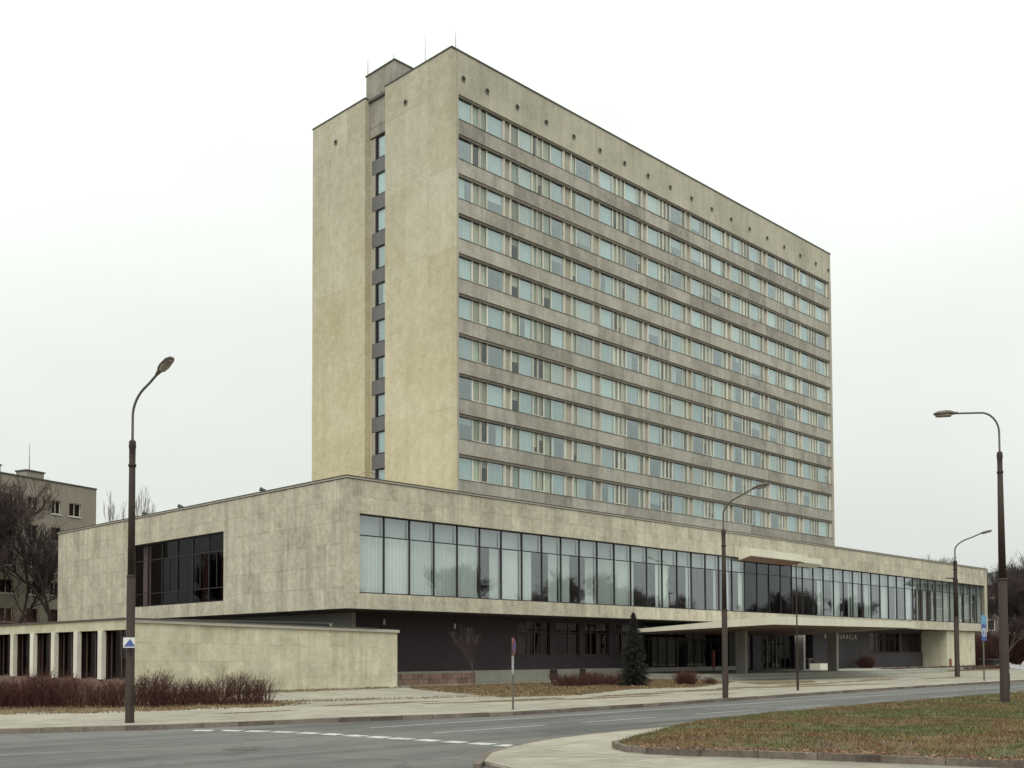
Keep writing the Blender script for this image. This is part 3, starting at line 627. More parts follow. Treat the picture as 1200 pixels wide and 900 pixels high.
for i in range(NB):
    x = .88+i*BW; bal = 41.0 <= x+BW/2 <= 49.6
    yy = YG
    wd = link('window', bfm, None, pod, (x, yy, WB-G))
    gm_ = M_['glass_dim'] if bal else M_['glass_pod']
    for nm, z0, z1 in (('lower_pane', .07, TR-.03), ('upper_pane', TR+.03, HWp-.07)):
        g_ = link(nm, cmesh((nm, bal), lambda: MB().box(.07, 0, 0, BW, .014, z1-z0), gm_), None, wd, (0, .035, z0)); g_.rotation_euler = (rg.uniform(-.004, .004), 0, rg.uniform(-.005, .005))
    if not bal: link('upper_curtain', cmesh(('upper_curtain', i % 4), lambda: corr(BW-.07, HWp-TR-.05, .05, n=13, seed=40+i % 4), M_['curtain_top']), None, wd, (.07, .34, TR+.02))
    cf = curt.get(i, .15 if bal and rg.random() < .4 else 0)
    if cf > 0:
        cw = round(cf*BW, 1); hh = TR+.35 if cf < 1 else TR+.3
        right = rg.random() < .65
        link('curtain', cmesh(('curtain', cw, 'pod'), lambda: corr(cw, TR+.02, .07, n=max(3, int(cw/.13)), seed=3+int(cw*10)), M_['curtain_pod']), None, wd, (BW-cw if right else .07, .30, .03))
# small canopy over the loggia
def wedge(x0, x1, y0, y1, a, b, c, d_):    # z (top,bottom) at wall a,b and at edge c,d
    return MB().hexa([(x0, y1, d_-G), (x1, y1, d_-G), (x1, y0, b-G), (x0, y0, b-G), (x0, y1, c-G), (x1, y1, c-G), (x1, y0, a-G), (x0, y0, a-G)])
link('balcony_canopy', wedge(39.9, 48.2, -.03, -1.15, 9.3, 8.42, 9.32, 8.72), M_['canopy'], pod)
link('canopy_soffit', wedge(39.97, 48.1, -.06, -1.08, 8.5, 8.39, 8.75, 8.69), M_['soffit'], pod)
link('balcony_canopy', wedge(48.21, 52.6, -.03, -.7, 9.25, 8.45, 9.2, 8.74), M_['canopy'], pod)
# side window with six bays
fr = MB(); nb = 6; bw = (y_w1-y_w0)/nb
for i in range(nb):
    y = y_w0+i*bw; m_ = MB()
    m_.box(0, 0, 0, .1, .09, HWp); m_.box(.01, .09, 0, .09, bw, .08); m_.box(.01, .09, HWp-.08, .09, bw, HWp); m_.box(.01, .09, TR-.03, .09, bw, TR+.03); m_.box(.01, .09, .87, .09, bw, .93)
    if i in (0, 1, 3): m_.box(.01, bw*.55, .93, .09, bw*.55+.06, TR-.03)
    wd = link('window', m_, M_['frame_dark'], pod, (.16, y, WB-G))
    for nm, z0, z1 in (('bottom_pane', .08, .87), ('lower_pane', .93, TR-.03), ('upper_pane', TR+.03, HWp-.08)):
        g_ = link(nm, cmesh((nm, 'side'), lambda: MB().box(0, .09, 0, .014, bw, z1-z0), M_['glass_brown']), None, wd, (.05, 0, z0)); g_.rotation_euler.z = rg.uniform(-.006, .006)
    if i in (0, 1, 2, 5):
        mb = corr((.5, .8, .7, 0, 0, 1.2)[i], HWp-.2, .04, seed=i); mb.v = [(y_, x_, z_) for x_, y_, z_ in mb.v]
        link('curtain', mb, M_['drape'] if i != 5 else M_['curtain_side'], wd, (.35, .6 if i < 2 else .2, .1))
lnt = MB(); pl(.03, y_w1, WB, .05, y_w1+.01, WT, lnt)
# dark ground floor, recessed 3 m
GY = 3.0
def gf(x0, z0, x1, z1, mat, name='ground_floor_wall', y0=GY, y1=GY+.3): return link(name, pl(x0, y0, z0, x1, y1, z1), mat, pod)
DB = -.22
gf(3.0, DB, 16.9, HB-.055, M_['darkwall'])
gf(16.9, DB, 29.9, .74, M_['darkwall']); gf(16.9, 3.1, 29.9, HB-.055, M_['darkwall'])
link('side_wall', pl(2.7, GY, G, 3.0, PW-3, HB-.055), M_['column'], pod)
link('plinth', pl(3.0, GY-.05, G, 45.5, GY+.25, DB-.004), M_['plinth'], pod)
# openings in the plinth
for (a, b) in ((20.1, 20.9), (23.3, 24.0)): link('plinth_vent', pl(a, GY-.06, G+.05, b, GY-.045, DB-.02), M_['frame_dark'], pod)
def gwin(x0, x1, z0, z1, divs, y=GY+.12, mat='frame_brown', drapes=(), gl='glass_dark'):
    h = z1-z0; m_ = MB(); m_.box(0, 0, 0, x1-x0, .08, .07); m_.box(0, 0, h-.07, x1-x0, .08, h)
    ds = [0]+divs+[x1-x0]
    for d_ in ds: m_.box(max(d_-.05, 0), -.01, .07, min(d_+.05, x1-x0), .09, h-.07)
    m_.box(.06, .005, h*.68, x1-x0-.06, .075, h*.68+.06)
    wd = link('window', m_, M_[mat], pod, (x0, y, z0-G))
    for a, b in zip(ds, ds[1:]): link('pane', MB().box(a+.05, 0, .07, b-.05, .012, h-.07), M_[gl], wd, (0, .03, 0))
    for (a, b, mt) in drapes: link('curtain', corr(b-a, h-.1, .03, seed=int(a*10)), M_[mt], wd, (a, .25, .03))
    return wd
gwin(17.0, 20.2, .76, 3.08, [1.7, 2.4], drapes=((.1, 1.5, 'curtain_side'), (1.8, 2.0, 'drape')))
gf(20.2, .74, 20.8, 3.1, M_['darkwall'])
gwin(20.8, 23.4, .76, 3.08, [1.5], drapes=((.1, 1.3, 'drape'), (1.6, 2.4, 'drape')))
gf(23.4, .74, 24.0, 3.1, M_['darkwall'])
gwin(24.0, 26.8, .76, 3.08, [.8, 1.5], drapes=((.15, .7, 'curtain_side'), (1.6, 2.6, 'drape')))
gf(26.8, .74, 27.6, 3.1, M_['darkwall'])
gwin(27.6, 29.8, .76, 3.08, [.5, .9], drapes=((.1, .4, 'curtain_pod'),))
gf(29.9, DB, 31.2, HB-.055, M_['room'])
# foyer behind the entrance
link('foyer_wall', pl(31.2, 12, G, 60, 12.3, HB-.055), M_['room'], pod)
link('foyer_floor', pl(31.2, 1.0, -.62, 60, 12, -.56), M_['darkcap'], pod)
for (a, b) in ((31.2, 38.9), (39.0, 47.0)):
    gwin(a, b, -.5, 3.2, [i*1.28 for i in range(1, 6)], y=GY+2.4, mat='frame_dark', gl='glass_foyer')
gw = gwin(48.3, 53.4, -.5, 3.0, [1.0, 2.0, 2.6, 3.3, 4.2], y=GY, mat='frame_dark', gl='glass_foyer', drapes=((.15, .95, 'curtain_side'), (1.1, 1.9, 'curtain_side'), (2.7, 3.2, 'curtain_side'), (3.4, 4.1, 'curtain_side')))
for a in (49.25, 50.9): link('door', pl(a, GY-.06, -.54, a+.08, GY-.01, 2.1).box(a+.4, GY-.06, .6-G, a+.45, GY-.02, 1.5-G), M_['galv'], pod)
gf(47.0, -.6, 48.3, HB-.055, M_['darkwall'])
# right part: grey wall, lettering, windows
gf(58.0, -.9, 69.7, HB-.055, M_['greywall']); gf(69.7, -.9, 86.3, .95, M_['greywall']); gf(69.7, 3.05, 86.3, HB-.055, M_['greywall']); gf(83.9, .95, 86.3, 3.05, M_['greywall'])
link('side_wall', pl(57.7, GY, G, 58.0, 12, HB-.055), M_['darkwall'], pod)
gwin(69.8, 76.6, 1.0, 3.03, [1.4, 2.1, 4.4], drapes=((.3, .9, 'curtain_side'), (2.3, 2.9, 'curtain_side'), (3.6, 4.2, 'curtain_side')), mat='frame_dark')
gf(76.6, .95, 77.4, 3.05, M_['darkwall'])
gwin(77.4, 83.9, 1.0, 3.03, [2.6, 4.2], drapes=((1.2, 2.3, 'curtain_side'),), mat='frame_dark')
link('plinth', pl(58, GY-.25, G-.1, 86.3, GY-.02, -.62), M_['plinth'], pod)
bl = MB(); pl(82.6, .35, G, 90.6, 6, HB-.055, bl); link('stone_pier', bl, M_['garden'], pod)
link('rear_block', pl(58.1, 8, G, 93, 30, HB-.056), M_['darkwall'], pod)
link('door_box', pl(86.35, 1.2, -.8, 87.3, 1.5, .6), M_['darkcap'], pod) if False else None
for (x, z) in ((5.09, 2.77), (10.94, 2.62)):
    m_ = MB().box(-.05, -.02, -.08, .05, 0, .08).tube([(0, -.08, -.16), (0, -.08, .16)], [.07, .07], 10)
    lm = link('wall_lamp', m_, plain('wall_lamp_white', (.55, .54, .5), .4), pod, (x, GY-.0, z-G))
# sign lettering on the grey wall (too blurred in the photograph to be read with certainty)
M_['letters'] = plain('sign_letters_pale', (.62, .60, .52), .5)
def text(name, s, size, mat, parent, loc, rot, ext=.02, spacing=1.0):
    cu = bpy.data.curves.new(name, 'FONT'); cu.body = s; cu.size = size; cu.extrude = ext; cu.space_character = spacing
    tmp = bpy.data.objects.new('tmp', cu); col.objects.link(tmp); dg = bpy.context.evaluated_depsgraph_get()
    me = bpy.data.meshes.new_from_object(tmp.evaluated_get(dg)); bpy.data.objects.remove(tmp); bpy.data.curves.remove(cu)
    me.materials.clear(); me.materials.append(mat)
    o = link(name, me, None, parent, loc); o.rotation_euler = rot; return o
text('sign_lettering', 'RESTAURACJA', .66, M_['letters'], pod, (59.9, GY-.05, 2.28-G), (R(90), 0, 0), spacing=1.75)
# entrance canopy
CX0, CX1, CY = 26.3, 48.0, -10.8
BY = .12
def cz(y, top): k = (BY-y)/(BY-CY); return (2.63+.62*k) if top else (2.38+.33*k)
ca = MB().hexa([(CX0, CY, cz(CY, 0)-G), (CX1, CY, cz(CY, 0)-G+.12), (CX1, BY, cz(BY, 0)-G), (CX0, BY, cz(BY, 0)-G), (CX0, CY, cz(CY, 1)-G), (CX1, CY, cz(CY, 1)-G+.05), (CX1, BY, cz(BY, 1)-G), (CX0, BY, cz(BY, 1)-G)])
cano = link('entrance_canopy', ca, M_['canopy'], pod)
link('canopy_soffit', MB().hexa([(CX0+.12, CY+.12, cz(CY, 0)-G-.02), (CX1-.12, CY+.12, cz(CY, 0)-G+.10), (CX1-.12, BY-.1, cz(BY, 0)-G-.02), (CX0+.12, BY-.1, cz(BY, 0)-G-.02), (CX0+.12, CY+.12, cz(CY, 0)-G+.02), (CX1-.12, CY+.12, cz(CY, 0)-G+.14), (CX1-.12, BY-.1, cz(BY, 0)-G+.02), (CX0+.12, BY-.1, cz(BY, 0)-G+.02)]), M_['soffit'], pod)
cm = MB().hexa([(-.16, -.4, 0), (.16, -.4, 0), (.16, .4, 0), (-.16, .4, 0), (-.16, -.42, 3.2), (.16, -.42, 3.2), (.16, .42, 3.2), (-.16, .42, 3.2)]).mesh('canopy_column'); cm.materials.append(M_['column'])
for (x, y, s) in ((33.6, -4.0, 1), (47.8, -4.0, 1), (48.7, -.55, .95)):
    o = link('canopy_column', cm, None, pod, (x, y, -.6-G)); o.scale = (1, 1, s)
link('terrace', MB().poly([(27.5, -5.2), (50, -6.4), (70, -3.8), (92, -1.2), (92, 4), (27.5, 4)], -1.2, -.60), M_['plinth'], kind='structure')
link('terrace_step', MB().poly([(27, -5.9), (50, -7.1), (70.5, -4.4), (70.5, -4), (27, -5)], -1.2, -.80), M_['plinth'], kind='structure')

M_['brickred'] = weathered('planter_block', (.13, .08, .06), (.25, .17, .13), blotch=.5, bs=2, streak=.2, fine=.6, rand=.35)
# ------------------------------------------------------------------ pavilion with garden wall
pv = thing('garden_pavilion', 'low flat-roofed pavilion with cream fins and a long beige garden wall', 'pavilion', (-12.95, -.8, G))
def q(x0, y0, z0, x1, y1, z1, mb=None): return (mb or MB()).box(x0+12.95, y0+.8, z0-G, x1+12.95, y1+.8, z1-G)
# wall: stone slabs in irregular courses, top sloping slightly
X0, X1 = -12.95, 2.93
def wtop(x): return 2.30-.27*(x-X0)/(X1-X0)
def hs(x0, x1, z0a, z1a, y0, y1, z0b=None, z1b=None):
    z0b = z0a if z0b is None else z0b; z1b = z1a if z1b is None else z1b
    f_ = lambda x, y, z: (x+12.95, y+.8, z-G)
    return MB().hexa([f_(x0, y0, z0a), f_(x1, y0, z0b), f_(x1, y1, z0b), f_(x0, y1, z0a), f_(x0, y0, z1a), f_(x1, y0, z1b), f_(x1, y1, z1b), f_(x0, y1, z1a)])
fr_ = [0, .23, .47, .73, 1.0]
rg = random.Random(21)
for ri in range(4):
    x = X0; 
    while x < X1-.01:
        w_ = rg.uniform(.7, 1.15); nx = min(x+w_, X1)
        if X1-nx < .35: nx = X1
        zf = lambda xx, k: G-.05+(wtop(xx)-G+.05)*k
        g = .0025; dd = rg.uniform(-.006, .006)
        o = link('stone_slab', hs(x+g, nx-g, zf(x, fr_[ri])+g, zf(x, fr_[ri+1])-g, -.84+dd, -.78, zf(nx, fr_[ri])+g, zf(nx, fr_[ri+1])-g), M_['garden'], pv)
        x = nx
link('wall_core', hs(X0+.02, X1-.03, G-.05, wtop(X0)-.02, -.8, -.5, G-.05, wtop(X1)-.02), M_['garden'], pv)
link('wall_end', hs(X1-.028, X1, G-.05, wtop(X1)-.01, -.79, -.48), M_['garden'], pv)
link('wall_cap', hs(X0-.05, X1+.08, wtop(X0)+.002, wtop(X0)+.16, -.95, -.42, wtop(X1)+.002, wtop(X1)+.16), M_['cap'], pv)
link('roof_edge', hs(X0-.1, X1-1.5, wtop(X0)+.162, wtop(X0)+.21, -.99, -.4, wtop(X1-1.5)+.162, wtop(X1-1.5)+.21), M_['darkcap'], pv)
# fin front on the left
link('fascia', q(-13.02, -.5, 1.98, -12.7, 24, 2.46), M_['garden'], pv)
link('roof', q(-13.1, -.4, 2.462, -1.2, 24.2, 2.53), M_['darkcap'], pv)
link('sill_wall', q(-13.0, -.5, G-.05, -12.75, 24, -.32), M_['brickred'], pv)
fin = MB().box(-.02, .1, 0, .2, .52, 2.30).mesh('fin'); fin.materials.append(M_['frame_light'])
dr = None
for i in range(9):
    y = 1.68+2.66*i
    link('fin', fin, None, pv, (-.14, y+.8, -.32-G))
for i in range(10):
    ya = -.45 if i == 0 else 2.38+2.66*(i-1); yb = 1.68 if i == 0 else ya+1.96
    m_ = MB()
    for yy in (0, (yb-ya)*.5-.03, yb-ya-.07): m_.box(0, yy, 0, .07, yy+.07, 2.3)
    m_.box(0, .07, 0, .07, yb-ya-.07, .08)
    wd = link('window', m_, M_['frame_brown'], pv, (.27, ya+.8, -.32-G))
    link('pane', MB().box(.03, .07, .08, .045, yb-ya-.07, 2.3), M_['glass_dark'], wd)
    w1 = rg.uniform(.55, .8)*(yb-ya-.2)
    mb = corr(w1, 2.2, .05, seed=i); mb.v = [(y_, x_, z_) for x_, y_, z_ in mb.v]
    link('curtain', mb, M_['drape'], wd, (.3, rg.uniform(.1, .4), .05))
link('room_wall', q(-10.8, -.4, G, -10.6, 24, 1.98), M_['frame_brown'], pv)
link('ceiling', q(-12.69, -.45, 2.3, -1.5, 24, 2.45), M_['room'], pv)
link('back_wall', q(-1.6, -.45, G, -1.3, 24, 2.46).box(0, 24.3, 0, 11.6, 24.6, 3.4), M_['joint'], pv)

# ------------------------------------------------------------------ brick planter by the dark wall
pt = thing('block_planter', 'low reddish block planter at the foot of the dark wall beside the garden wall', 'planter', (3.4, 1.6, G))
for rr in range(2):
    for i in range(10):
        x = i*.82+(.3 if rr else 0); w_ = min(.8, 8.1-x)
        if w_ < .2: continue
        link('block', MB().box(x, rg.uniform(-.02, .02), rr*.34, x+w_-.015, .35, rr*.34+.325), M_['brickred'], pt)
link('soil', MB().box(0, .35, 0, 8.1, 1.3, .6), M_['soil'], pt)

# ------------------------------------------------------------------ street lamps
def lamp(loc, label, H, hp, r0, r1, arm, rise, head_l, head_tilt, az, sleeve=True, bracket=False, head=(.17, .11)):
    t_ = thing('street_lamp', label, 'street lamp', loc, 'street lamps along the street')
    hb = H*.42
    link('pole', MB().tube([(0, 0, -.1), (0, 0, .06), (0, 0, .07), (0, 0, hb)], [r0*1.05, r0*1.03, r0, r0*.88+r1*.1], 16), M_['lamp_pole'], t_, smooth=True)
    link('pole_collar', MB().tube([(0, 0, hb-.03), (0, 0, hb), (0, 0, hb+.05), (0, 0, hb+.07)], [r0*.9, r0*1.0, r0*1.0, r0*.84], 16), M_['lamp_pole'], t_, smooth=True)
    link('pole_upper', MB().tube([(0, 0, hb+.05), (0, 0, hp)], [r0*.82, r1], 16), M_['lamp_pole'], t_, smooth=True)
    link('pole_cap', MB().tube([(0, 0, hp-.55), (0, 0, hp-.52), (0, 0, hp-.46), (0, 0, hp-.45), (0, 0, hp-.05), (0, 0, hp), (0, 0, hp+.16), (0, 0, hp+.2)], [r1*1.02, r1*1.28, r1*1.28, r1*1.02, r1*1.05, r1*1.2, r1*1.1, r1*.5], 16), M_['lamp_pole'], t_, smooth=True)
    # curved arm
    v0 = hp; v1 = H-hp; pts = []
    n = 18
    for i in range(n+1):
        k = i/n; an = k*math.pi/2
        if rise == 'flat':
            if k < .35: pts.append((0, v0+v1*.55*k/.35))
            elif k < .75: a = (k-.35)/.4*math.pi/2; pts.append((arm*.42*(1-math.cos(a)), v0+v1*.55+v1*.45*math.sin(a)))
            else: pts.append((arm*.42+arm*.58*(k-.75)/.25, v0+v1))
        else:
            if k < .3: pts.append((0, v0+v1*.45*k/.3))
            elif k < .8: a = (k-.3)/.5*R(62); pts.append((arm*.62*(1-math.cos(a))/(1-math.cos(R(62))), v0+v1*.45+v1*.42*math.sin(a)/math.sin(R(62))))
            else: kk = (k-.8)/.2; pts.append((arm*(.62+.38*kk), v0+v1*(.87+.13*kk)))
    ca_, sa_ = math.cos(az), math.sin(az)
    link('arm', MB().tube([(p*ca_, p*sa_, z_) for p, z_ in pts], [r1*.42]*(n+1), 10), M_['galv'], t_, smooth=True)
    hd = MB(); l_ = head_l; hw, hh = head
    secs = [(-.05, .045, .05), (.08, .07, .07), (.2, hw*.85, hh*.9), (l_*.5, hw, hh), (l_*.85, hw*.9, hh*.8), (l_, hw*.5, hh*.35)]
    for (x, a, b) in secs:
        for j in range(12):
            an = 2*math.pi*j/12; yy = math.cos(an); zz = math.sin(an); zz = zz if zz > 0 else zz*.55
            hd.v.append((x, yy*a, zz*b))
    for i in range(len(secs)-1):
        for j in range(12): hd.f.append((i*12+j, i*12+(j+1) % 12, (i+1)*12+(j+1) % 12, (i+1)*12+j))
    hd.f.append(tuple(range(12))[::-1]); hd.f.append(tuple((len(secs)-1)*12+j for j in range(12)))
    p_, z_ = pts[-1]
    ho = link('lamp_head', hd, M_['galv'], t_, (p_*ca_, p_*sa_, z_), smooth=True); ho.rotation_euler = (0, -head_tilt, az)
    bw_ = MB(); n0 = 0
    for x, a in ((.18, .6), (l_*.5, .82), (l_*.9, .62)):
        for j in range(8):
            an = math.pi+math.pi*j/7; bw_.v.append((x, math.cos(an)*hw*a, -hh*.38+math.sin(an)*hh*.55))
    for i in range(2):
        for j in range(7): bw_.f.append((i*8+j, i*8+j+1, (i+1)*8+j+1, (i+1)*8+j))
        bw_.f.append((i*8+7, i*8, (i+1)*8, (i+1)*8+7))
    bw_.f.append(tuple(range(8))); bw_.f.append(tuple(16+j for j in range(8))[::-1])
    link('lamp_lens', bw_, M_['lens'], ho, smooth=True)
    hatch = link('service_hatch', MB().box(-r0*.4, -r0*1.06, .5, r0*.4, -r0*.7, 1.0), M_['lamp_pole'], t_); hatch.rotation_euler.z = R(20)
    if bracket: link('bracket', MB().tube([(0, 0, hp-1.2), (-.7*ca_*1, .7, hp-1.15)], [.05, .04], 6).box(-.14, -.14, hp-1.75, .14, .14, hp-1.25), M_['lamp_pole'], t_)
    return t_
lamp((-22.3, -19.45, G), 'tall rusty street lamp nearest on the left, in front of the pavilion hedge', 9.25, 7.4, .118, .082, .98, 'up', .66, R(32), math.atan2(-.93, .2), head=(.17, .09))
lamp((2.28, -22.26, G), 'brown street lamp in the middle, before the canopy', 8.5, 6.75, .12, .08, 1.35, 'up', .65, R(9), math.atan2(-1, .1))
lamp((1.19, -33.44, -.84), 'thick dark street lamp on the lawn at the right, arm pointing left', 9.6, 8.1, .145, .078, 1.35, 'flat', .7, R(-1), math.atan2(.75, -.62), head=(.2, .12))
lamp((49.73, -13.31, G), 'farthest street lamp, standing before the far end of the wing', 11.1, 8.9, .19, .13, 1.8, 'up', .9, R(14), math.atan2(-1, .25), bracket=True)
# plate on the first lamp
pt_ = thing('direction_plate', 'small white plate with a blue triangle fixed to the left lamp', 'sign', (-22.45, -19.67, 1.0))
def rotz(o, a): o.rotation_euler.z = a; return o
M_['white'] = plain('sign_white', (.62, .62, .60), .5, .1); M_['blue'] = plain('sign_blue', (.06, .10, .30), .5, .2); M_['red'] = plain('sign_red', (.22, .025, .03), .55, .3); M_['lblue'] = plain('sign_light_blue', (.12, .30, .48), .5, .2)
link('plate', MB().box(-.15, -.012, 0, .15, .012, .27), M_['white'], pt_)
tri = MB(); tri.v = [(-.13, -.016, .03), (.16, -.016, .03), (.03, -.016, .235), (-.13, -.012, .03), (.16, -.012, .03), (.03, -.012, .235)]; tri.f = [(0, 1, 2), (3, 5, 4), (0, 3, 4, 1), (1, 4, 5, 2), (2, 5, 3, 0)]
link('blue_triangle', tri, M_['blue'], pt_)
link('clamp', MB().box(-.05, .012, .1, .05, .1, .18), M_['galv'], pt_)
rotz(pt_, R(-38))
# no stopping sign, almost edge-on
def disc(name, r_, y0, y1, mat, parent, z_, n=28):
    return link(name, MB().tube([(0, y0, z_), (0, y1, z_)], [r_, r_], n), mat, parent)
ns = thing('no_stopping_sign', 'red-ringed round sign turned edge-on on a thin post at the kerb', 'road sign', (-10.43, -22.3, G))
link('post', MB().tube([(0, 0, -.1), (0, 0, 2.35)], [.033, .033], 10), M_['galv'], ns)
disc('sign_disc', .28, -.05, -.035, M_['red'], ns, 2.05); disc('sign_face', .2, -.056, -.0502, M_['blue'], ns, 2.05)
bar_ = link('sign_bar', MB().box(-.28, -.06, -.03, .28, -.0565, .03), M_['red'], ns, (0, 0, 2.05)); bar_.rotation_euler.y = R(45)
link('pale_sleeve', MB().tube([(0, 0, 1.15), (0, 0, 1.76)], [.04, .04], 10), plain('sleeve_grey', (.33, .34, .33)), ns)
rotz(ns, R(32))
# thin pole
tp = thing('thin_pole', 'thin bare metal pole standing in front of the canopy', 'pole', (12.72, -19.82, G))
link('pole', MB().tube([(0, 0, -.1), (0, 0, 2.0), (0, 0, 2.02), (0, 0, 6.3)], [.06, .055, .035, .03], 10), M_['lamp_pole'], tp)
link('pole_tip', MB().tube([(0, 0, 6.25), (.12, -.15, 6.35), (.25, -.3, 6.3)], [.03, .025, .03], 8), M_['lamp_pole'], tp)
# blue sign
bs = thing('blue_sign', 'tall narrow blue sign with a white ring on a post at the right', 'road sign', (37.54, -19.7, G))
link('post', MB().tube([(0, 0, -.1), (0, 0, 4.3)], [.05, .05], 10), M_['galv'], bs)
link('sign_plate', MB().box(-.3, -.07, 3.75, .3, -.05, 4.32), M_['lblue'], bs)
link('sign_plate', MB().box(-.3, -.07, 2.65, .3, -.05, 3.73), M_['blue'], bs)
disc('white_ring', .28, -.082, -.0705, M_['white'], bs, 3.2); disc('ring_field', .21, -.09, -.0825, M_['blue'], bs, 3.2)
link('sign_arrow', MB().box(-.035, -.096, 3.05, .035, -.0905, 3.3).hexa([(-.1, -.096, 3.25), (.1, -.096, 3.25), (.1, -.0905, 3.25), (-.1, -.0905, 3.25), (-.005, -.096, 3.38), (.005, -.096, 3.38), (.005, -.0905, 3.38), (-.005, -.0905, 3.38)]), M_['white'], bs)
rotz(bs, R(-88))
bs.rotation_euler.z = R(-10)
# manhole
mh = thing('manhole_cover', 'round dark iron manhole cover in the near asphalt', 'manhole cover', (-23.8, -27.35, RD))
link('frame', MB().tube([(0, 0, -.05), (0, 0, .006)], [.42, .42], 28), M_['darkcap'], mh)
link('lid', MB().tube([(0, 0, 0), (0, 0, .012)], [.33, .33], 28), plain('cast_iron', (.075, .065, .055), .6, .3, 20), mh)

# ------------------------------------------------------------------ vegetation
M_['bark'] = weathered('bark_dark', (.035, .026, .024), (.085, .066, .06), blotch=.5, bs=2, streak=.4, fine=.6, fs=15)
M_['twig'] = plain('twig_brown', (.062, .043, .040), .9, .35)
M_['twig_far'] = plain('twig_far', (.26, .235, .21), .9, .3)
M_['twig_red'] = None
m, t, b = newmat('hedge_twig_red'); pos = t.nodes.new('ShaderNodeNewGeometry')
c = mixc(t, pos.outputs['Random Per Island'], (.020, .0065, .0055), (.14, .05, .036)); t.links.new(c, b.inputs['Base Color']); b.inputs['Roughness'].default_value = .85; M_['twig_red'] = m
m, t, b = newmat('spruce_needles'); pos = t.nodes.new('ShaderNodeNewGeometry')
c = mixc(t, pos.outputs['Random Per Island'], (.006, .0075, .005), (.022, .024, .015)); t.links.new(c, b.inputs['Base Color']); b.inputs['Roughness'].default_value = .8; M_['needle'] = m
def segs_to_mesh(segs, k=4):
    """segs: (p0, p1, r0, r1) arrays -> open prisms"""
    S = np.array([[*a, *b_, c_, d_] for a, b_, c_, d_ in segs], float); p0, p1 = S[:, :3], S[:, 3:6]; r0, r1 = S[:, 6:7], S[:, 7:8]
    d_ = p1-p0; d_ /= np.linalg.norm(d_, axis=1, keepdims=True)+1e-9
    ref = np.where(np.abs(d_[:, :1]) < .9, [[1., 0, 0]], [[0, 1., 0]]); e1 = np.cross(d_, ref); e1 /= np.linalg.norm(e1, axis=1, keepdims=True); e2 = np.cross(d_, e1)
    n = len(S); V = np.empty((n, 2*k, 3))
    for j in range(k):
        a = 2*math.pi*j/k; o = e1*math.cos(a)+e2*math.sin(a); V[:, j] = p0+o*r0; V[:, k+j] = p1+o*r1
    base = np.arange(n)[:, None]*2*k; F = []
    for j in range(k): F.append(np.concatenate([base+j, base+(j+1) % k, base+k+(j+1) % k, base+k+j], 1))
    return V.reshape(-1, 3), np.concatenate(F)
def tree_segs(h, r, seed, levels=5, spread=.75, up=.25, trunk_frac=.28, nb=(3, 4), shrink=.72, wig=.18):
    rg = random.Random(seed); trunk = []; br = []
    def grow(p, d_, l, r_, lev):
        n = 3 if lev > 1 else 2; q = p
        for i in range(n):
            d2 = (d_+Vector((rg.gauss(0, wig), rg.gauss(0, wig), rg.gauss(0, wig)*.6+.03))).normalized(); nq = q+d2*(l/n)
            ra, rb = r_*(1-.38*i/n), r_*(1-.38*(i+1)/n)
            (trunk if lev == levels else br).append((tuple(q), tuple(nq), max(ra, .006), max(rb, .005))); q, d_ = nq, d2
            if lev < levels and lev > 0 and rg.random() < .75: child(q, d_, l*.62, r_*.5, lev-1)
        if lev > 0:
            for _ in range(rg.randint(*nb)): child(q, d_, l*shrink*rg.uniform(.8, 1.15), r_*.62, lev-1)
    def child(q, d_, l, r_, lev):
        a = rg.uniform(0, 6.283); s = rg.uniform(.4, 1)*spread; ref = Vector((math.cos(a), math.sin(a), rg.uniform(-.15, .4)))
        grow(q, (d_+ref*s+Vector((0, 0, up))).normalized(), l, r_, lev)
    grow(Vector((0, 0, -.1)), Vector((rg.gauss(0, .04), rg.gauss(0, .04), 1)).normalized(), h*trunk_frac, r, levels)
    return trunk, br
def make_tree(loc, h, r, seed, label, group=None, far=False, k=4, name='bare_tree', **kw):
    tr, br = tree_segs(h, r, seed, **kw); top = max(s[1][2] for s in br); f_ = h/top
    sc_ = lambda S: [(tuple(c*f_ for c in a), tuple(c*f_ for c in b_), c1, c2) for a, b_, c1, c2 in S]
    T = thing(name, label, 'tree', loc, group)
    V, F = segs_to_mesh(sc_(tr), 8); o = pairs_np('trunk', V, F, M_['bark'], T); o.data.shade_smooth()
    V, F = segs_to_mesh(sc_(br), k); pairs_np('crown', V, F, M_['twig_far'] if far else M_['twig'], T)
    return T
for i, (x, y, h, r_, lv, lb) in enumerate(((-1.2, 43.8, 18.0, .30, 7, 'large dark bare tree at the far left, trunk rising behind the fins'), (4.2, 48.6, 16.5, .24, 5, 'spreading bare tree touching the left end of the stone wing'), (-5.0, 45.0, 17.5, .28, 5, 'bare tree cut by the left edge of the photograph'), (1.6, 50.5, 15.5, .2, 5, 'smaller bare tree close to the wall of the apartment block'))):
    make_tree((x, y, G), h, r_, (3, 12, 31, 44)[i], lb, 'bare trees left of the hotel', levels=lv if lv < 7 else 6, spread=.9, nb=(2, 4), trunk_frac=.26, wig=.2)
for i, (x, y, h, lb) in enumerate(((21.5, 72.0, 21.5, 'slim bare poplar, leftmost of those over the wing roof'), (23.1, 72, 22.8, 'slim bare poplar behind the left street lamp, over the wing roof'), (24.7, 72, 22.0, 'slim bare poplar, rightmost of those over the wing roof'))):
    make_tree((x, y, G), h, .2, 50+i, lb, 'poplars behind the wing', far=True, levels=4, spread=.17, up=.9, trunk_frac=.4, nb=(2, 3), shrink=.5, name='poplar').scale = (.42, .42, 1)
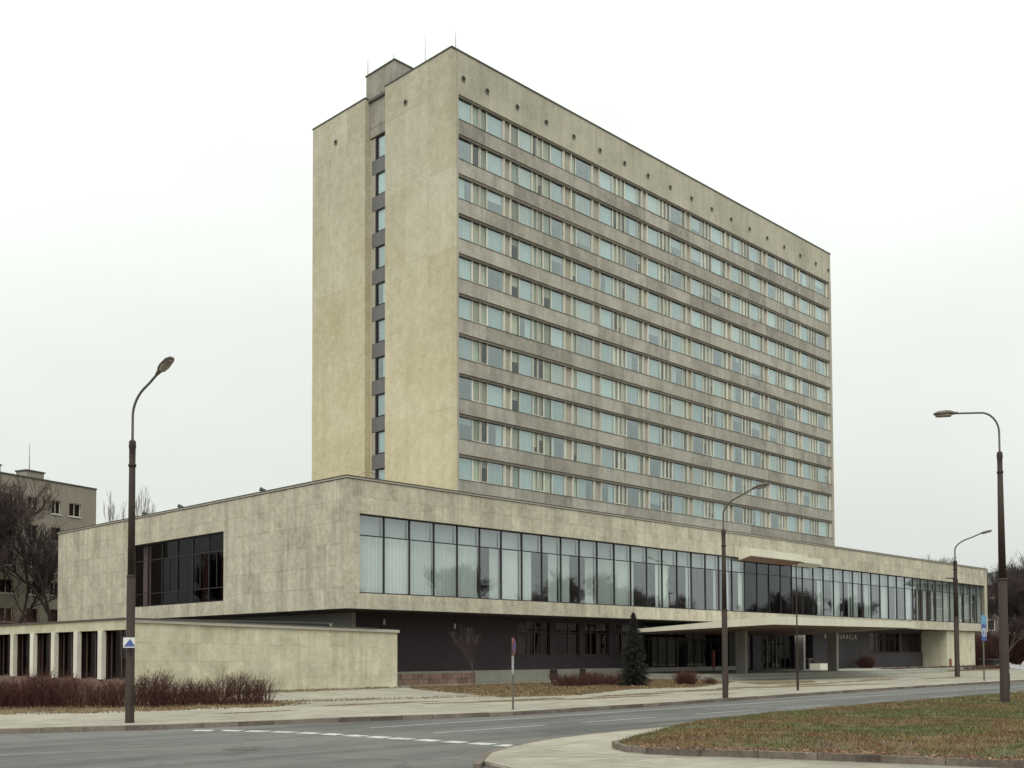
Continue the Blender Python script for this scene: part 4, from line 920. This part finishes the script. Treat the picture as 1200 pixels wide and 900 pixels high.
for i, (x, y, h, lb) in enumerate(((104.5, 11, 14.6, 'pale bare tree over the roofline, left of the farthest lamp'), (109, 10.6, 15.6, 'pale bare tree over the roofline beside the farthest lamp'))):
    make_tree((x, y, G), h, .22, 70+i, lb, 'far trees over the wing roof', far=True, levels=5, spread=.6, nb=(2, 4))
for i, (x, y, h, lb) in enumerate(((105, 4.6, 11.5, 'dark bare tree just right of the far end of the wing'), (112, 5.6, 14.5, 'tall dark bare tree rising left of the right lamp pole'), (108, 1.8, 13.0, 'bushy dark bare tree behind the blue sign'), (116, 3.0, 15.5, 'tall dark bare tree behind the right lamp pole'), (110, -.8, 12.5, 'bare tree at the right edge, in front of the dark roof'), (120, 8.5, 13.5, 'bare tree farthest back beside the dark-roofed building'), (101, 1.2, 8.5, 'low shrubby bare tree beside the far stone pier'), (122, .5, 14.5, 'bare tree at the right edge, behind the others'))):
    make_tree((x, y, G), h, .24, 80+i, lb, 'dark bare trees at the right', levels=6, spread=.8, nb=(2, 4), trunk_frac=.26, wig=.22, k=3)
make_tree((7.19, -2.65, G), 3.6, .045, 9, 'small bare sapling in front of the dark wall', levels=4, spread=.6, nb=(3, 4), name='sapling')
# spruce
def spruce(loc, h, rad, label):
    T = thing('spruce', label, 'conifer', loc); rg = np.random.default_rng(8)
    V, F = segs_to_mesh([((0, 0, -.1), (0, 0, h*.5), .07, .045), ((0, 0, h*.5), (0, 0, h), .045, .008)], 8); pairs_np('trunk', V, F, M_['bark'], T)
    tris = []; z_ = .12
    while z_ < h:
        k = 1-z_/h; rr = rad*(k**.75)*rg.uniform(.8, 1.1)+.04; nbr = int(7+9*k)
        for j in range(nbr):
            a = rg.uniform(0, 6.283); L1 = rr*rg.uniform(.65, 1.12); dz = -.12*L1+rg.uniform(-.05, .1)
            dirv = np.array([math.cos(a), math.sin(a), 0.])
            for s in np.linspace(.12, 1, int(6+16*k)):
                p = dirv*L1*s+np.array([0, 0, z_+dz*s-.18*s*s*L1+rg.uniform(-.03, .03)])
                for _ in range(4):
                    d_ = dirv*rg.uniform(.1, .9)+rg.normal(0, .6, 3); d_ /= np.linalg.norm(d_); l_ = rg.uniform(.06, .13); sd = np.cross(d_, rg.normal(0, 1, 3)); sd /= np.linalg.norm(sd)
                    tris += [p-sd*.016, p+sd*.016, p+d_*l_]
        z_ += .085
    pairs_np('needles', np.array(tris), np.arange(len(tris)).reshape(-1, 3), M_['needle'], T)
spruce((11.89, -10.44, G), 4.05, 1.0, 'dark narrow spruce in front of the left end of the canopy')
def twigs(n, sample, h, rg, r=.008, lean=.25, sub=3):
    segs = []
    for _ in range(n):
        x, y, z0, hf = sample(rg); hh = h*hf*rg.uniform(.7, 1.12); p = np.array([x, y, z0]); d_ = np.array([rg.normal(0, lean), rg.normal(0, lean), 1.]); d_ /= np.linalg.norm(d_)
        nseg = 3
        for i in range(nseg):
            q_ = p+d_*hh/nseg; segs.append((p, q_, r*(1-.25*i), r*(1-.25*(i+1))))
            for _s in range(sub if i else 1):
                e = d_+rg.normal(0, .55, 3); e /= np.linalg.norm(e); pp = p+(q_-p)*rg.random(); segs.append((pp, pp+e*hh*rg.uniform(.12, .3), r*.55, r*.3))
            p = q_; d_ = d_+rg.normal(0, .16, 3); d_ /= np.linalg.norm(d_)
    return segs
def hedge(path, wid, h, n, label, seed, r=.009, z=G, name='hedge', group='hedges', ends=1):
    T = thing(name, label, 'hedge', (path[0][0], path[0][1], z), group); L_ = arclen(path); rg = np.random.default_rng(seed)
    o0 = np.array([path[0][0], path[0][1], z])
    def sample(rg):
        s = rg.uniform(0, L_[-1]); p, t_ = at_len(path, L_, s); o_ = rg.uniform(0, wid)
        return p.x-t_.y*o_-o0[0], p.y+t_.x*o_-o0[1], 0, .82+.13*math.sin(s*1.9+seed)+.1*math.sin(s*4.3)
    V, F = segs_to_mesh(twigs(n, sample, h, rg, r), 3); pairs_np('twigs', V, F, M_['twig_red'], T, kind='stuff'); return T
hedge([(-40, 9), (-28, -3.2), (-21.9, -9.2), (-20.6, -10.5)], 1.7, 1.12, 9000, 'dense dark red hedge left of the lamp, in front of the fins', 1)
hedge([(-20.5, -10.6), (-17.7, -12.6), (-13.6, -13.4)], 1.3, 1.15, 1300, 'sparse red hedge right of the lamp, in front of the garden wall', 2)
hedge([(8.3, -8.4), (13.3, -8.9)], 1.1, .85, 900, 'low brown hedge left of the spruce', 3)
hedge([(58, -4.4), (96, -1.6)], 1.6, .42, 3000, 'long low dark red hedge along the right forecourt', 4, z=-.86, r=.015)
hedge([(96, -1.6), (150, 2.6)], 1.6, .5, 1500, 'low dark red hedge running off at the right edge', 6, z=-.86, r=.02)
def bush(loc, rad, h, n, label, seed, name='bush', r=.008, mat='twig_red'):
    T = thing(name, label, 'bush', loc, 'bushes before the hotel'); rg = np.random.default_rng(seed)
    def sample(rg): a = rg.uniform(0, 6.28); q_ = rad*math.sqrt(rg.random())*.55; return q_*math.cos(a), q_*math.sin(a), 0, 1-.4*q_/rad
    V, F = segs_to_mesh(twigs(n, sample, h, rg, r, lean=.42), 3); pairs_np('twigs', V, F, M_[mat], T, kind='stuff'); return T
bush((16.2, -10.9, G), .95, 1.0, 380, 'reddish round bush right of the spruce', 11)
bush((13.4, -9.6, G), .45, .7, 140, 'small reddish bush touching the right side of the spruce', 12)
bush((18.6, -10.9, G), .7, .5, 120, 'low pale brown bush behind the middle lamp', 13)
bush((65.3, 1.4, -.7), 1.0, 1.35, 600, 'tall brown round bush against the grey wall', 14, r=.014)
hedge([(98, 3.5), (104, 1.5), (112, -3)], 6, 4.5, 2600, 'dark tangled thicket under the bare trees at the right', 31, name='thicket', r=.03, group='thickets')
hedge([(-12, 33), (-4, 37.5), (2, 40)], 4, 5.0, 1800, 'dark tangled thicket under the bare trees at the left', 32, name='thicket', r=.022, group='thickets')
# pots, bollards and boxes in front of the far end
b1 = thing('rusty_bollard', 'short rust-coloured bollard beside the far stone pier', 'bollard', (79.5, -1.2, -.9))
link('shaft', MB().tube([(0, 0, -.2), (0, 0, 1.1), (0, 0, 1.2)], [.14, .14, .06], 10), plain('rust', (.20, .085, .05), .8, .3), b1)
b2 = thing('stone_box', 'pale low stone box under the canopy, left of the dark column', 'planter', (53.6, 0.2, -.6))
link('box', MB().box(-.9, -.5, 0, .9, .5, .55), M_['canopy'], b2); link('soil', MB().box(-.8, -.4, .5, .8, .4, .57), M_['soil'], b2)
b3 = thing('dark_bin', 'dark waste bin standing against the grey wall near the entrance', 'bin', (54.4, 1.9, -.6))
link('body', MB().hexa([(-.3, -.3, 0), (.3, -.3, 0), (.3, .3, 0), (-.3, .3, 0), (-.38, -.38, .9), (.38, -.38, .9), (.38, .38, .9), (-.38, .38, .9)]), M_['frame_dark'], b3); link('lid', MB().box(-.42, -.42, .9, .42, .42, 1.0), M_['darkcap'], b3)
b4 = thing('dark_container', 'low dark box beyond the far corner of the wing', 'container', (97, 1.0, -.9))
link('body', MB().box(-1.3, -.8, 0, 1.3, .8, .95), M_['frame_dark'], b4); link('lid', MB().box(-1.4, -.9, .95, 1.4, .9, 1.05), M_['darkcap'], b4)
b5 = thing('red_stand', 'narrow red stand in the dark entrance under the canopy', 'stand', (38.6, 1.6, -.6))
link('board', MB().box(-.16, -.03, .35, .16, .03, 1.7), plain('red_board', (.13, .02, .015), .6, .3), b5); link('foot', MB().box(-.25, -.2, 0, .25, .2, .05).box(-.03, -.03, .05, .03, .03, .36), M_['frame_dark'], b5)
# old snow piles at the right
M_['snow'] = weathered('old_snow', (.20, .20, .20), (.48, .49, .50), blotch=.5, bs=1.5, streak=0, fine=.7, fs=8, rough=.7)
for i, (x, y, sx, sy, h, lb) in enumerate(((96.5, -1.0, 3.2, 1.0, .5, 'long low pile of old snow right of the dark box'), (96.5, -4.0, 1.8, 1.3, .7, 'pile of dirty snow left of the right lamp pole'), (92.5, -5.2, 2.4, 1.5, .85, 'largest pile of dirty snow, at the right edge'))):
    xs = np.linspace(-1, 1, 41); X, Y = np.meshgrid(xs, xs); rr = np.hypot(X, Y); rg_ = np.random.default_rng(i)
    Z = np.clip(1-rr**1.6, -.05, 1)*(1+.35*np.sin(X*7+i)*np.sin(Y*6+2*i)+.25*np.sin(X*17+Y*13+i)+rg_.normal(0, .09, X.shape))
    V = np.stack([X*sx, Y*sy, Z*h], -1).reshape(-1, 3); ii, jj = np.meshgrid(np.arange(40), np.arange(40), indexing='ij'); a = (ii*41+jj).ravel()
    o = pairs_np('snow_pile', V, np.stack([a, a+1, a+42, a+41], 1), M_['snow'], label=lb, category='snow pile', group='old snow piles'); o.location = (x, y, -.95); o.data.shade_smooth(); o.rotation_euler.z = R(-20)

# ------------------------------------------------------------------ apartment block, left
M_['apt'] = weathered('apartment_render', (.24, .215, .17), (.36, .325, .265), blotch=.4, bs=.3, streak=.4, fine=.3, dirt=(.2, .19, .17))
ap = thing('apartment_block', 'grey six-storey apartment block behind the bare trees on the left', 'apartment block', (11.5, 55.6, G)); ap.rotation_euler.z = math.atan2(.30, .954)
AH = 18.4
openings = []
cols_ = [(-11.05, -9.6), (-8.15, -6.9), (-5.45, -4.35), (-3.35, -1.9), (-15.5, -13.8), (-19.5, -17.6), (-23.5, -21.9)]
wallm = MB(); xs = sorted(cols_)
cur = -27
for (a, b) in xs+[(0, 0)]:
    wallm.box(cur, 0, 0, a, .4, AH) if a > cur else None
    cur = b
for (a, b) in xs:
    zprev = 0
    for s in range(6):
        z0 = 1.2+2.62*s+.0; z0 = AH-1.75-1.25-2.62*(5-s); z1 = z0+1.3
        wallm.box(a, 0.002, zprev, b, .4, z0); zprev = z1
    wallm.box(a, .002, zprev, b, .4, AH)
link('front_wall', wallm, M_['apt'], ap)
link('body_wall', MB().box(-27, .4, 0, 0, 11, AH-.02), M_['apt'], ap)
rg = random.Random(3)
for (a, b) in xs:
    for s in range(6):
        z0 = AH-3.0-2.62*(5-s)
        m_ = MB(); w_ = b-a; m_.box(0, 0, 0, w_, .07, .07); m_.box(0, 0, 1.23, w_, .07, 1.3); m_.box(0, 0, .07, .07, .07, 1.23); m_.box(w_-.07, 0, .07, w_, .07, 1.23); m_.box(w_*.5-.03, 0, .07, w_*.5+.03, .07, 1.23)
        wd = link('window', m_, M_['frame_light'] if rg.random() < .7 else M_['frame_brown'], ap, (a, .16, z0))
        link('pane', MB().box(.07, .03, .07, w_-.07, .045, 1.23), M_['glass_dark'], wd); link('curtain', MB().box(.1, .2, .07, w_*rg.choice((.3, .5, .9)), .22, 1.2), M_['drape'] if a == -8.15 else M_['curtain_side'], wd)
        link('sill', MB().box(-.08, -.26, -.1, w_+.08, -.14, -.02), M_['white'], wd)
link('roof', MB().box(-27.05, -.06, AH, .05, 11.05, AH+.14), M_['darkcap'], ap)
for (a, b) in ((-11.8, -9.6), (-6.7, -4.7)):
    st = link('chimney', MB().box(a, 2, AH+.2, b, 3.5, AH+1.1), M_['apt'], ap); link('chimney_cap', MB().box(a-.1, 1.9, AH+1.1, b+.1, 3.6, AH+1.22), M_['darkcap'], st)
for x in (-10.9, -6.0): link('antenna', MB().tube([(x, 2.5, AH+1), (x, 2.5, AH+3.8)], [.04, .02], 5), M_['galv'], ap)

# ------------------------------------------------------------------ building at the far right
fb = thing('far_block', 'long dark-roofed building behind the bare trees at the right', 'building', (140, 22, G)); fb.rotation_euler.z = R(-106)
m_ = MB(); m_.box(0, 0, 0, 46, 12, 12.4); link('wall', m_, weathered('far_render', (.12, .10, .09), (.20, .17, .155), streak=.3), fb)
link('roof', MB().hexa([(-1, -1, 12.4), (47, -1, 12.4), (47, 13, 12.4), (-1, 13, 12.4), (1.5, 1.5, 14.6), (44.5, 1.5, 14.6), (44.5, 10.5, 14.6), (1.5, 10.5, 14.6)]), M_['darkcap'], fb)
for s in range(3):
    for i in range(11):
        z0 = 2+3.4*s; wd = link('window', MB().box(2+4*i, -.06, z0, 3.6+4*i, -.01, z0+.1).box(2+4*i, -.06, z0+1.6, 3.6+4*i, -.01, z0+1.7).box(2+4*i, -.06, z0+.1, 2.1+4*i, -.01, z0+1.6).box(3.5+4*i, -.06, z0+.1, 3.6+4*i, -.01, z0+1.6), M_['frame_light'], fb)
        link('pane', MB().box(2.1+4*i, -.04, z0+.1, 3.5+4*i, -.012, z0+1.6), M_['frame_dark'], wd)
# ------------------------------------------------------------------ across the street, seen only in the glass
proto = None
rg = random.Random(17)
SPOTS = [(60+i*9.5+rg.uniform(-3, 3), -58-rg.uniform(0, 26)) for i in range(20)]+[(-8, 62), (-17, 70), (-26, 60), (-30, 84), (-14, 92), (-42, 75)]
for i, (x, y) in enumerate(SPOTS):
    h = rg.uniform(11, 16.5)
    lab = 'bare tree across the street, mirrored in the glazed upper floor' if i < 20 else 'bare tree beyond the pavilion, mirrored in the brown side window'
    if proto is None: proto = make_tree((x, y, G), 13, .3, 200, lab, 'trees across the street', levels=6, spread=.85, nb=(2, 4))
    else:
        o = copy_tree(proto); o.location = (x, y, G); o.rotation_euler.z = rg.uniform(0, 6.28); q_ = h/13; o.scale = (q_*1.2, q_*1.2, q_); o['label'] = lab
        if i >= 20: o['group'] = 'trees beyond the pavilion'
ob = thing('opposite_block', 'grey block across the street, mirrored in the windows', 'building', (190, -95, G))
link('wall', MB().box(0, -12, 0, 44, 0, 9.5), M_['apt'], ob); link('roof', MB().box(-.4, -12.4, 9.5, 44.4, .4, 9.9), M_['darkcap'], ob)
for s in range(3):
    for i in range(12): link('window', MB().box(1.6+3.6*i, 0, 1.2+3*s, 3.4+3.6*i, .05, 2.7+3*s), M_['frame_dark'], ob)
# ------------------------------------------------------------------ repaired patches and cracks in the asphalt
def road_patch(pts, mat, name='road_patch', dz=.002): link(name, MB().poly(pts, RD-.03, RD+dz), mat, kind='structure')
M_['asph_dark'] = weathered('asphalt_patch_dark', (.042, .042, .039), (.085, .085, .079), blotch=.5, bs=.8, streak=0, fine=.9, fs=18)
M_['asph_pale'] = weathered('asphalt_patch_pale', (.095, .094, .086), (.155, .152, .139), blotch=.5, bs=.8, streak=0, fine=.9, fs=18)
road_patch([(-27.2, -30.2), (-24.1, -33.6), (-23.7, -33.2), (-26.7, -29.9)], M_['asph_dark'])
road_patch([(-30, -24.6), (-24.8, -26.2), (-24.7, -25.8), (-29.8, -24.1)], M_['asph_pale'])
road_patch([(-16, -28.9), (-6, -28.6), (-6, -28.1), (-16, -28.4)], M_['asph_dark'])
road_patch([(-4, -25.6), (9, -25.3), (9, -24.9), (-4, -25.1)], M_['asph_pale'])
rg = random.Random(77); M_['crack'] = plain('crack_tar', (.025, .024, .022), .7)
def crack(x, y, a, n, z, wd=.012):
    m_ = MB(); P0 = Vector((x, y)); 
    for i in range(n):
        a2 = a+rg.gauss(0, .45); P1 = P0+Vector((math.cos(a2), math.sin(a2)))*rg.uniform(.12, .35); t_ = (P1-P0).normalized(); nn = Vector((-t_.y, t_.x))*wd*rg.uniform(.5, 1.3)
        q0, q1, q2, q3 = P0-nn, P1-nn, P1+nn, P0+nn
        m_.hexa([(q.x, q.y, z-.01) for q in (q0, q1, q2, q3)]+[(q.x, q.y, z+.0015+i*.00001) for q in (q0, q1, q2, q3)]); P0 = P1
    link('crack', m_, M_['crack'], kind='structure')
for (x, y, a, n) in ((-28.5, -31.5, -.9, 26), (-27, -27.2, -.25, 22), (-22.5, -25.5, .1, 24), (-25.2, -24.2, -.5, 16), (-14, -25.3, .05, 30), (-24.2, -29.8, -.8, 16), (0, -28.2, .03, 40)): crack(x, y, a, n, RD)
for (x, y, a, n) in ((-21.6, -33.2, -.9, 14), (-20.8, -33.4, -.6, 16), (-21.8, -35.2, -1.1, 18), (-20.6, -37.6, -.9, 16), (-20.2, -31.9, .1, 9)): crack(x, y, a, n, -1.03)
for (x, y, a, n) in ((-20.2, -19.9, .0, 14), (-19.3, -18.3, -.6, 8), (-13, -19.6, .1, 12), (-7.5, -20.3, .1, 14)): crack(x, y, a, n, G)
